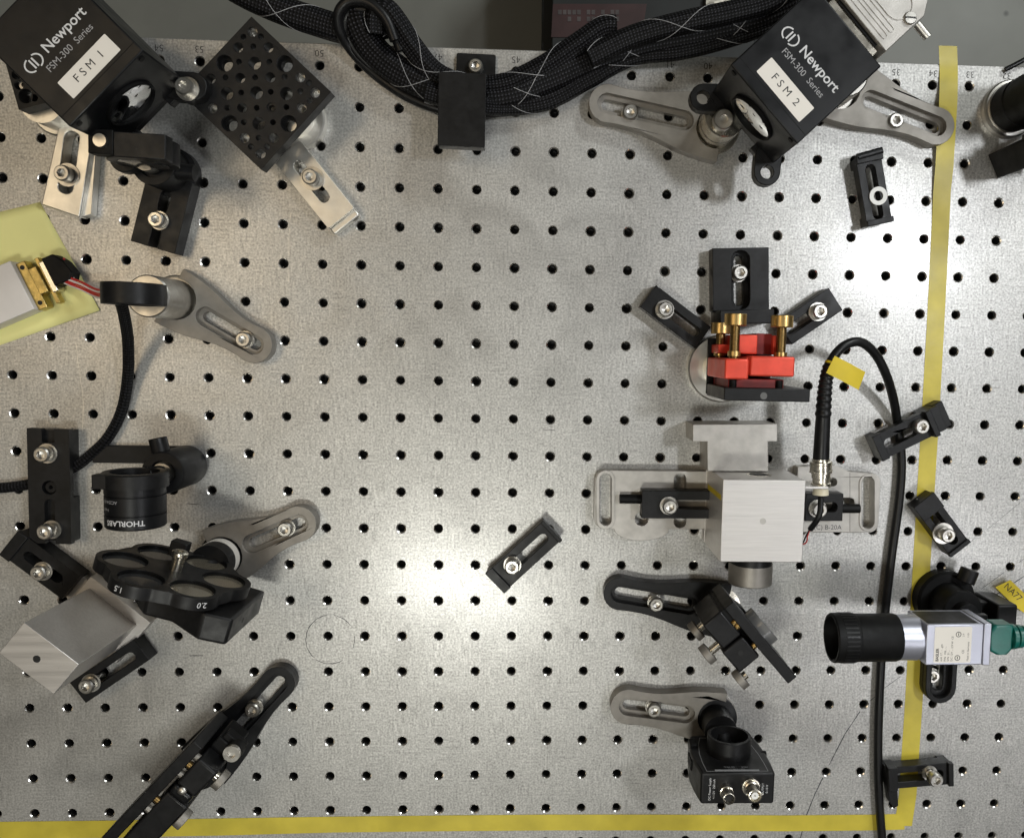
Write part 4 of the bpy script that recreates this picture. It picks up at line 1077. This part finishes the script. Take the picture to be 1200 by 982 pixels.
# --- coaxial cable with plug
def coax():
    pts = [(962, 540, 39), (964, 500, 41), (966, 465, 43), (969, 440, 44), (976, 420, 43), (990, 405, 41), (1008, 401, 38), (1025, 414, 33), (1038, 438, 26), (1047, 468, 14), (1052, 498, 5), (1056, 530, 3.8), (1056, 560, 3.8), (1052, 600, 3.8), (1045, 650, 3.8), (1038, 710, 3.8), (1033, 770, 3.8), (1030, 830, 3.8), (1029, 880, 3.8), (1030, 930, 3.8), (1034, 985, 3.8), (1042, 1060, 3.8)]
    P = spline([W(*p) for p in pts], 8)
    t = thing('coaxial_cable', 'black coaxial cable looping from the aluminium cube down past the camera', 'cable', P[-1])
    M().tube(P[20:], 3.0, 14).build('sheath', 'black_rubber', t, smooth=80)
    bl = P[0:30]
    # ribbed boot
    rs = []; Q = []
    Pd = spline(bl, 3)
    for i, p in enumerate(Pd):
        f = i / len(Pd); base = 5.3 - 1.8 * f
        rib = (.55 if (i // 3) % 2 else 0) if .33 < f < .97 else 0
        Q.append(p); rs.append(base + rib)
    M().tube(Q, rs, 18).build('boot', 'black_rubber', t, smooth=50)
    a = W(962, 571, 38); b = W(962, 538, 39)
    d = (b - a).normalized()
    T = Matrix.Translation(a) @ d.to_track_quat('Z', 'Y').to_matrix().to_4x4()
    L = (b - a).length
    M(T).lathe([(4.4, .6), (6.2, .6), (6.2, 3), (5.4, 3.4), (5.4, 6), (6.0, 6.4), (6.0, L * .52), (7.2, L * .54), (7.2, L * .62), (6.8, L * .64), (6.8, L * .82), (7.1, L * .84), (7.1, L * .92), (5.6, L * .95), (5.6, L + .4)], 36).build('plug', 'nickel', t, smooth=30)
    # yellow flag
    k = [W(u, v, z) for u, v, z in ((968, 437, 49), (978, 417, 50), (1014, 436, 47), (1006, 457, 46))]
    g = [k[0], (k[0] * .55 + k[3] * .45) + Vector((0, 0, 1.2)), k[3], k[2], (k[1] * .55 + k[2] * .45) + Vector((0, 0, 1.2)), k[1]]
    v = [tuple(p) for p in g] + [tuple(p + Vector((0, 0, .3))) for p in g]
    M().add(v, [(0, 1, 4, 5), (1, 2, 3, 4), (6, 11, 10, 7), (7, 10, 9, 8), (0, 6, 7, 1), (1, 7, 8, 2), (2, 8, 9, 3), (3, 9, 10, 4), (4, 10, 11, 5), (5, 11, 6, 0)]).build('tape_flag', 'yellow_flag', t)
    s0 = P[26]; s1 = P[30]
    M().tube([P[i] for i in range(24, 31)], 3.5, 16).build('tape_wrap', 'yellow_flag', t, smooth=80)
coax()
strap('strap_clamp', 'black slotted clamp bridging the coaxial cable across the yellow tape', (1028, 526), (1104, 489), 17.5, 15, (.18, .55), 5, 0, 2.0, th=7, foot=(5, 12), bolts=[(1081.5, 500.3)], washer=0, group='black slotted clamps')
o = [x for x in C.objects if x.get('label', '').startswith('black slotted clamp bridging')][0]
T, L = fr2((1028, 526), (1104, 489), 15)
M(T).box(L - 11, L - 7, -9.4, 9.4, 13, 20).build('rib', 'black_anodised', o, .5)
M(T).box(L - 2, L + 6, -9.2, 9.2, .3, 11).build('toe', 'black_anodised', o, .6)
strap('strap_clamp', 'black slotted clamp with a wide washer between the coaxial cable and tape', (1082, 586), (1124.5, 643), 16.5, 12, (.3, .82), 12, 2.5, 1.8, bolts=[(1112, 628)], washer=7.3, raised=2, group='black slotted clamps')
strap('strap_clamp', 'black slotted clamp pressing on the coaxial cable near the tape corner', (1041, 912), (1115, 906), 16.0, 12, (.12, .8), 6, 3.0, 2.4, th=9, bolts=[(1098, 915)], raised=5, washer=5.4, group='black slotted clamps')
o = [x for x in C.objects if x.get('label', '').startswith('black slotted clamp pressing')][0]
M().prism(px([(1036, 897), (1050, 896), (1053, 944), (1048, 947), (1043, 940)], 8), .3, 8).build('heel', 'black_anodised', o, .5)
strap('strap_clamp', 'black slotted clamp standing alone in the middle of the table', (580.5, 682.5), (647, 621.5), 18, 11, (.26, .84), 5.5, 2.0, 1.8, bolts=[(600, 665)], washer=5.9, raised=1, group='black slotted clamps')

# --- camera
def camera_thing():
    zt, zb = 75, 46
    T = fr(1123, 755.3, zt, -.4)
    b = fr(1108, 703, 8)
    t = thing('industrial_camera', 'silver industrial camera with black lens tube and white label', 'camera', T.translation + Vector((0, 0, zb)))
    def lp(u, v, z): return T.inverted() @ W(u, v, z)
    hx, hy = 20.2, 12.9
    zc = (zt + zb) / 2
    body = M(T).box(-hx, hx - 4.6, -hy, hy, zb, zt).build('body', 'silver_paint', t, .7, 3)
    M(T).box(hx - 4.4, hx + .2, -hy - .3, hy + .3, zb - .3, zt + .2).build('rear_plate', 'silver_paint', t, .5, 3)
    M(T).box(-hx + 1.5, hx - 7, hy - .2, hy + .15, zb + 3, zt - 2).build('side_panel', 'black_anodised', t, .2)
    for x in (-hx + 3, hx - 9): M(T).cyl((x, hy + .1, zt - 5), (x, hy + .3, zt - 5), 1.7, n=16).build('screw_hole', 'hole_dark', t)
    TA = T @ Matrix.Translation((-hx, 0, zc)) @ Matrix.Rotation(-PI / 2, 4, 'Y')     # z -> -x
    M(TA).lathe([(13.4, -.5), (13.4, 1), (14.2, 1.4), (14.2, 13.4), (13, 13.4)], 48).build('lens_flange', 'silver_paint', t, smooth=30)
    lx = -hx - lp(974, 746, zc).x
    lens = M(TA).lathe([(13.2, 12.9), (14.4, 13.2), (14.9, 14.5), (14.9, 42), (14.6, 42.4), (15.0, 43), (15.0, lx - 15), (15.4, lx - 14), (15.4, lx - .8), (14.9, lx), (13.4, lx), (12.8, lx - 14), (.1, lx - 15)], 56).build('lens_tube', 'black_dark', t, smooth=30)
    for k in range(36):                                           # grip ribs
        a = 2 * PI * k / 36
        M(TA @ Matrix.Rotation(a, 4, 'Z')).box(15.25, 15.75, -.55, .55, lx - 13, lx - 5).build('grip_rib', 'black_anodised', lens)
    # label
    lab = M(T).prism(rrect(-15.2, -11.4, 8.2, 11.4, .8, 3), zt - .05, zt + .1).build('label', 'label_white', t)
    TL = T @ Matrix.Translation((0, 0, zt + .08)) @ Matrix.Rotation(PI / 2, 4, 'Z')
    def line(s, x, y, sz, b=0): text(lab, 'label_text', s, sz, TL @ Matrix.Translation((x, -y, 0)), 'label_print', align='LEFT', bold=b)
    line('BASLER', -10.4, -12.9, 2.5, .07)
    line('acA 17.. - ..gm', -10.4, -10.4, 1.9)
    line('P/N  106...-..', -10.4, -8.0, 1.9)
    line('S/N  21...', -10.4, -6.0, 1.9)
    line('DC 12V ... 2.9 W  CE', -10.4, -3.8, 1.8)
    line('Made in Germany', -10.4, 6.3, 1.7)
    for x, y in ((-8.3, -.2), (6.6, -.2)):
        M(TL @ Matrix.Translation((x, -y, 0))).lathe([(1.35, 0), (1.75, 0), (1.75, .06), (1.35, .06)], 24, close=True).build('label_symbol', 'label_print', lab)
        M(TL @ Matrix.Translation((x, -y, 0))).box(-.8, .8, -.25, .25, 0, .06).build('label_symbol', 'label_print', lab)
    line('CE', -5.6, 3.2, 2.0)
    line('2.9', 5.2, 3.0, 1.6); line('1101', 4.6, 6.0, 1.6)
    M(T).box(-12, 34, -7, 9, 40, zb - .3).build('mount_plate', 'black_anodised', t, .5)
    # connector
    g = M(T).box(hx, hx + 7, -3, 4, zc - 6, zc + 4).build('jack', 'hole_dark', t)
    M(T).box(hx + .3, hx + 5, -1.5, 1.2, zc + 4, zc + 5.4).build('latch_tab', 'nylon', t, .2)
    c = thing('network_plug', 'dark green cable plug in the back of the camera', 'plug', T @ Vector((hx + 10, 3, 50)))
    M(T).prism([(hx + 5.5, -8), (hx + 10, -10.5), (hx + 17, -10.5), (hx + 20, -7), (hx + 20, 9), (hx + 8, 9), (hx + 5.5, 5)], zc - 8, zc + 5).build('plug_body', 'green_plastic', c, 1.5, 3)
    M(T).box(hx + .5, hx + 7, 2, 9, zc - 4, zc + 3).build('plug_nose', 'green_plastic', c, .6)
    for k in range(4): M(T).cyl((hx + 20 + k * 4, 0, zc), (hx + 23 + k * 4, 0, zc), 8 - k * .6, n=24).build('strain_ring', 'green_plastic', c, .4)
    M(T).cyl((hx + 19, 0, zc), (hx + 80, 0, zc), 5, n=20).build('cable_stub', 'green_plastic', c)
    # support: round base, column, knob
    s = thing('camera_stand', 'black round post base and fork shoe under the camera', 'stand', b.translation)
    M(b).lathe([(20.5, .3), (20.5, 9), (19, 11), (13.5, 11.2), (13.5, 32), (12.5, 33), (8, 33)], 48).build('post_holder', 'black_dark', s, smooth=35)
    M(b).cyl((0, 0, 20), (0, 0, 40.1), 7, n=24).build('post', 'black_anodised', s)
    M(b).cyl((9, 15, 16), (12, 24, 16), 6.2, n=28).build('thumb_screw', 'black_anodised', s, .6)
    M(b).box(24, 38, -22, 4, .3, 32).build('side_block', 'black_anodised', s, 1.5, 3)
    M(b).box(8, 25, -16, 2, 6, 20).build('link', 'black_dark', s, .5)
    F, L = fr2((1101, 824), (1107, 715), 10)
    m = M(F)
    m.prism(stad(11.2, 0, L, 0, 11), .3, 6, [stad(11.2, 0, 27, 0, 3.4)])
    m.prism(stad(11.2, 0, L, 0, 11), 5.95, 11, [stad(11.2, 0, 27, 0, 7.0)])
    m.build('slotted_shoe', 'black_anodised', s, .6)
    bolt(s, 1094, 793, 6, 5.2, hh=3)
camera_thing()
def cable_tag():
    z = 5
    p = px([(1166.5, 688), (1184, 679.5), (1212, 706), (1206, 722), (1190, 711)], z)
    c = W(1185, 697, 0)
    t = thing('cable_tag', 'yellow cable tag with dark handwriting beside the camera', 'tag', (c.x, c.y, 0))
    M().prism(p, z - .3, z).build('flag', 'yellow_flag', t)
    q = W(1187, 694, z)
    text(t, 'handwriting', 'NA77', 6.5, Matrix.Translation((q.x, q.y, z)) @ Matrix.Rotation(-R(42), 4, 'Z'), 'label_print', z=.05)
    M().tube(spline([W(1192, 712, 2.6), W(1200, 705, 2.6), W(1212, 690, 2.6), W(1240, 670, 2.6)]), 2.3, 12).build('cable', 'black_rubber', t, smooth=80)
cable_tag()

# --- kinematic mount right
def mirror_mount_right():
    z = 66
    T, L = fr2((857, 702), (934, 793), z)          # along the front plate, towards lower right; local -y is lower left
    bp = fr(842, 713, 5)
    t = thing('mirror_mount', 'black kinematic mirror mount with round mirror edge and grey knobs', 'mirror mount', bp.translation, 'kinematic mirror mounts')
    def lp(u, v, zz): return T.inverted() @ W(u, v, zz)
    M(T).box(2, L, -7, 0, 24, z).build('front_plate', 'black_anodised', t, .6)
    a = lp(872.5, 718, 48); b_ = lp(905, 756, 48)
    xm = (a.x + b_.x) / 2
    TM = T @ Matrix.Translation((xm, 0, 47)) @ Matrix.Rotation(-PI / 2, 4, 'X')
    M(TM).lathe([(.1, -.2), (12.9, -.2), (12.9, 5.6), (12.5, 6), (.1, 6)], 48).build('mirror', 'optic_grey', t, smooth=30)
    M(T).box(2, 22, -24, -9.5, 26, z - 1).build('back_plate', 'black_anodised', t, 1.2, 3)
    M(T).box(24.5, 42, -26, -9.5, 26, z - 4).build('back_plate', 'black_anodised', t, 1.2, 3)
    M(T).box(3, 40, -22, -6.8, 24.5, 52).build('bridge', 'black_dark', t, .5)
    M(T).box(2.5, 12, -10, -6.5, 30, z - 2).build('hinge', 'black_dark', t, .5)
    for x, zz in ((15, z - 6), (18, z - 6), (36, z - 9)):
        M(T).cyl((x, -6.8, zz), (x, -9.7, zz), 2.3, n=14).build('adjuster_tip', 'brass', t)
    M(T).cyl((10.5, -7, z - 5), (10.5, -9.6, z - 5), 1.8, n=12).build('spring', 'brass', t)
    for u, v, zz in ((815.5, 739, 36), (829, 766, 60), (867.5, 795.5, 56)):
        p = lp(u, v, zz)
        M(T).cyl((p.x, -23.6, zz), (p.x, p.y + 1, zz), 2.6, n=16).build('adjuster_shaft', 'nickel', t)
        M(T).cyl((p.x, p.y - 2.4, zz), (p.x, p.y + 2.4, zz), 6.6, n=36).build('knob', 'cast_grey', t, .4)
    q = lp(868, 765, z - 4)
    M(T).cyl((q.x, q.y, z - 4.1), (q.x, q.y, z - 3.93), 1.6, n=16).build('screw_hole', 'hole_dark', t)
    M(bp).lathe([(15.4, .2), (15.4, 5), (12.7, 5.4), (12.7, 24), (12, 24.6), (.1, 24.6)], 44).build('post', 'nickel', t, smooth=35)
    M(bp).lathe([(13.4, 24.4), (13.8, 25), (13.8, 40), (13, 41), (.1, 41)], 40).build('post_collar', 'black_dark', t, smooth=35)
    k = bp.translation
    p0 = T.inverted() @ Vector((k.x, k.y, 0))
    M(T).box(min(p0.x - 8, 3), 22, -24, p0.y + 9 if p0.y + 9 < -1 else -1, 24.3, 27).build('foot', 'black_dark', t, .3)
mirror_mount_right()
fork('fork_clamp', 'black fork clamp of the mirror mount with grey knobs', (707, 690), (842, 713), (769.5, 709), 'black_anodised', a=11.5, jaw=19)

# --- photodetector
def detector():
    zt = 72
    T = fr(864.5, 923.3, zt, .3)
    bp = fr(838, 842, 6)
    t = thing('photodetector', 'black photodetector box with two sockets on top and a round entry tube', 'detector', bp.translation)
    # outline in x-z, extruded along y
    def lp(u, v, z): return T.inverted() @ W(u, v, z)
    hw = 23.2; d0, d1 = -10.0, 10.0
    prof = [(-hw + 1.5, 21), (hw - 1.5, 21), (hw - .2, 32), (hw + .9, 46), (hw + .8, 60), (hw, zt), (-hw, zt), (-hw - 1.6, 60), (-hw - 2.4, 46), (-hw - 1.2, 32)]
    TX = T @ Matrix.Rotation(PI / 2, 4, 'X')            # local y -> z, z -> -y
    M(TX).prism(prof, -d1, -d0).build('body', 'black_anodised', t, 1.4, 3)
    # light border line on the front face
    ip = [(x * (.72 + .12 * (z_ - 21) / 51), 24 + (z_ - 21) * .90) for x, z_ in prof]; ip2 = [(x * .985, 48.5 + (z_ - 48.5) * .985) for x, z_ in ip]
    M(TX).prism(ip, -d1 - .07, -d1 + .05, [ip2]).build('border_line', 'grey_print', t)
    TFr = T @ Matrix.Translation((0, d1, 0)) @ Matrix.Rotation(PI, 4, 'Z') @ Matrix.Rotation(PI / 2, 4, 'X')
    for s, y, sz in (('PDA ... - 50 MHz', 64.5, 2.2), ('350 - 1100 nm', 67.0, 1.8)):
        text(t, 'front_text', s, sz, TFr @ Matrix.Translation((0, y, 0)), 'grey_print', z=.06)
    M(T).box(-14, 14, d1 - .1, d1 + .1, 67.8, 69.6).build('front_strip', 'grey_print', t)
    TA = T @ Matrix.Translation((0, d1, 44)) @ Matrix.Rotation(-PI / 2, 4, 'X')
    M(TA).lathe([(12.2, -.2), (14.3, -.2), (14.3, 11.2), (13.9, 11.6), (12.2, 11.6)], 52, close=True).build('entry_tube', 'black_anodised', t, smooth=30)
    M(TA).lathe([(.1, .5), (12.3, .5), (12.3, 1.2), (.1, 1.2)], 40).build('tube_floor', 'hole_dark', t)
    M(TA).lathe([(.1, 1.2), (4, 1.2), (4, 2), (.1, 2)], 28).build('sensor_window', 'gold', t)
    # sockets on top
    a = lp(850.5, 926, zt)
    S = T @ Matrix.Translation((a.x, a.y, zt))
    k = M(S).lathe([(4.3, -.1), (4.3, 3), (3.7, 3.2), (3.7, 10), (3.2, 10.2), (3.0, 8), (.1, 7.8)], 32).build('power_socket', 'nickel', t, smooth=30)
    M(S).cyl((0, 0, 7.6), (0, 0, 8.2), 2.9, n=24).build('socket_insert', 'hole_dark', k)
    b = lp(879.5, 921, zt)
    S = T @ Matrix.Translation((b.x, b.y, zt))
    k = M(S).lathe([(5.6, -.1), (5.6, 1.6), (4.9, 1.7), (4.9, 4), (4.2, 4.4), (4.2, 12), (3.5, 12.2), (3.3, 9.5), (.1, 9.4)], 36).build('coaxial_socket', 'nickel', t, smooth=30)
    M(S).lathe([(.6, 9), (2.2, 9), (2.2, 11.5), (.6, 11.5)], 24, close=True).build('socket_insert', 'nylon', k)
    M(S).cyl((-5.4, 0, 9.6), (5.4, 0, 9.6), .9, n=10).build('bayonet_pin', 'nickel', k)
    for x, s1, s2 in ((-16.2, 'DC Power Supply', '+/-12V  250 mA'), (17.2, 'OUTPUT', '0-10 V')):
        for i, s in enumerate((s1, s2)):
            text(t, 'top_text', s, 2.0, T @ Matrix.Translation((x + i * 2.6 - 1.3, -.5, zt)) @ Matrix.Rotation(PI / 2, 4, 'Z'), 'white_print', z=.06)
    M(T).box(-hw - 3, -hw + 2, 1, 8, 40, 52).build('side_switch', 'black_dark', t, .5)
    M(T).box(-hw - 1, -hw + 4, -2, 12, 29, 38).build('side_lug', 'black_dark', t, .5)
    M(T).cyl((-hw - .6, -4, 56), (-hw + 1, -4, 56), 3.2, n=20).build('side_knob', 'hole_dark', t)
    M(T).cyl((hw - 2, 8, 44), (hw + 1.5, 8, 44), 2.4, n=16).build('side_pin', 'black_dark', t)
    M(bp).lathe([(15.5, .2), (15.5, 6), (13.6, 6.6), (11, 6.8), (11, 26), (.1, 26)], 40).build('post', 'black_anodised', t, smooth=35)
    M(bp).lathe([(15.7, .1), (16.6, .1), (16.6, 3.6), (15.7, 3.6)], 40, close=True).build('base_ring', 'stainless', t, smooth=35)
    c = T @ Vector((0, 0, 0))
    M().cyl((bp.translation.x, bp.translation.y, 28), (c.x, c.y, 34), 6).build('neck', 'black_dark', t)
detector()
fork('fork_clamp', 'grey fork clamp of the photodetector post', (715, 822), (838, 838), (767, 833), 'cast_grey', a=12.5, jaw=18.5, raised=1)

# --- yellow note, white module, ribbon wires
def note():
    A, B, Cc, D = W(-62, 264), W(47, 237), W(118, 364), W(-62, 426)
    v = []; f = []; K = 14
    for i in range(K + 1):
        for k in range(K + 1):
            a, b = i / K, k / K
            p = (A * (1 - a) + B * a) * (1 - b) + (D * (1 - a) + Cc * a) * b
            z = .25 + 2.2 * max(0, a + b - 1.45) ** 1.6 + 1.2 * max(0, a - .8) ** 1.5 * (1 - b) + .12 * math.sin(5 * a + 3 * b)
            v.append((p.x, p.y, z))
            if i and k: q = i * (K + 1) + k; f.append((q, q - 1, q - K - 2, q - K - 1))
    n = M().add(v, f).build('sticky_note', 'note_paper')
    so = n.modifiers.new('thickness', 'SOLIDIFY'); so.thickness = .00012
    tag(n, 'pale yellow sticky note lying flat at the left edge', 'note')
    z = 14
    T, L = fr2((11.6, 305.7), (40, 362), z)     # right edge of the white module, towards lower right
    t = thing('white_module', 'white plastic module with gold connector lying on the sticky note', 'module', T.translation + Vector((0, 0, .4)))
    M(T).box(0, L, -45, 0, .4, z).build('body', 'white_plastic', t, .5)
    c = M(T).box(2, L + 1, .1, 6.0, 2, 10).build('connector_flange', 'gold', t, .4)
    for x in (5.5, L - 3): M(T).cyl((x, 3, 9.9), (x, 3, 10.1), 1.5, n=16).build('hole', 'hole_dark', c)
    M(T).box(8, L - 7, 5.8, 11.5, 3, 11).build('connector_shell', 'gold', t, .5)
    M(T).box(3, L + 1, 11.3, 14.0, 2.5, 8.5).build('connector_flange', 'gold', t, .3)
    M(T).box(7, L - 5, 13.9, 17.6, 3, 11.5).build('connector_shell', 'nickel', t, .5)
    k = M(T).prism([(6, 17.5), (L - 8, 17.5), (L - 8, 28), (L - 12, 31), (12, 29), (6, 25)], 2, 13).build('plug', 'black_dark', t, .6)
    tt = thing('wire_lead', 'thin red and white wires from the gold connector to the black ring mount', 'wires', W(90, 328, 0))
    for i in range(5):
        s = T @ Vector((10 + i * 3.4, 29, 9))
        P = spline([s, W(72 + i * .5, 320 + i * 2.6, 10 + i % 2), W(96, 331 + i * 2.2 + (i % 2), 14), W(112, 339 + i * 2.2, 22), W(124, 341 + i * 2.2, 34), W(136, 346 + i, 46)], 6)
        M().tube(P, .75, 8).build('wire', 'white_wire' if i in (1, 4) else 'red_wire', tt, smooth=80)
note()
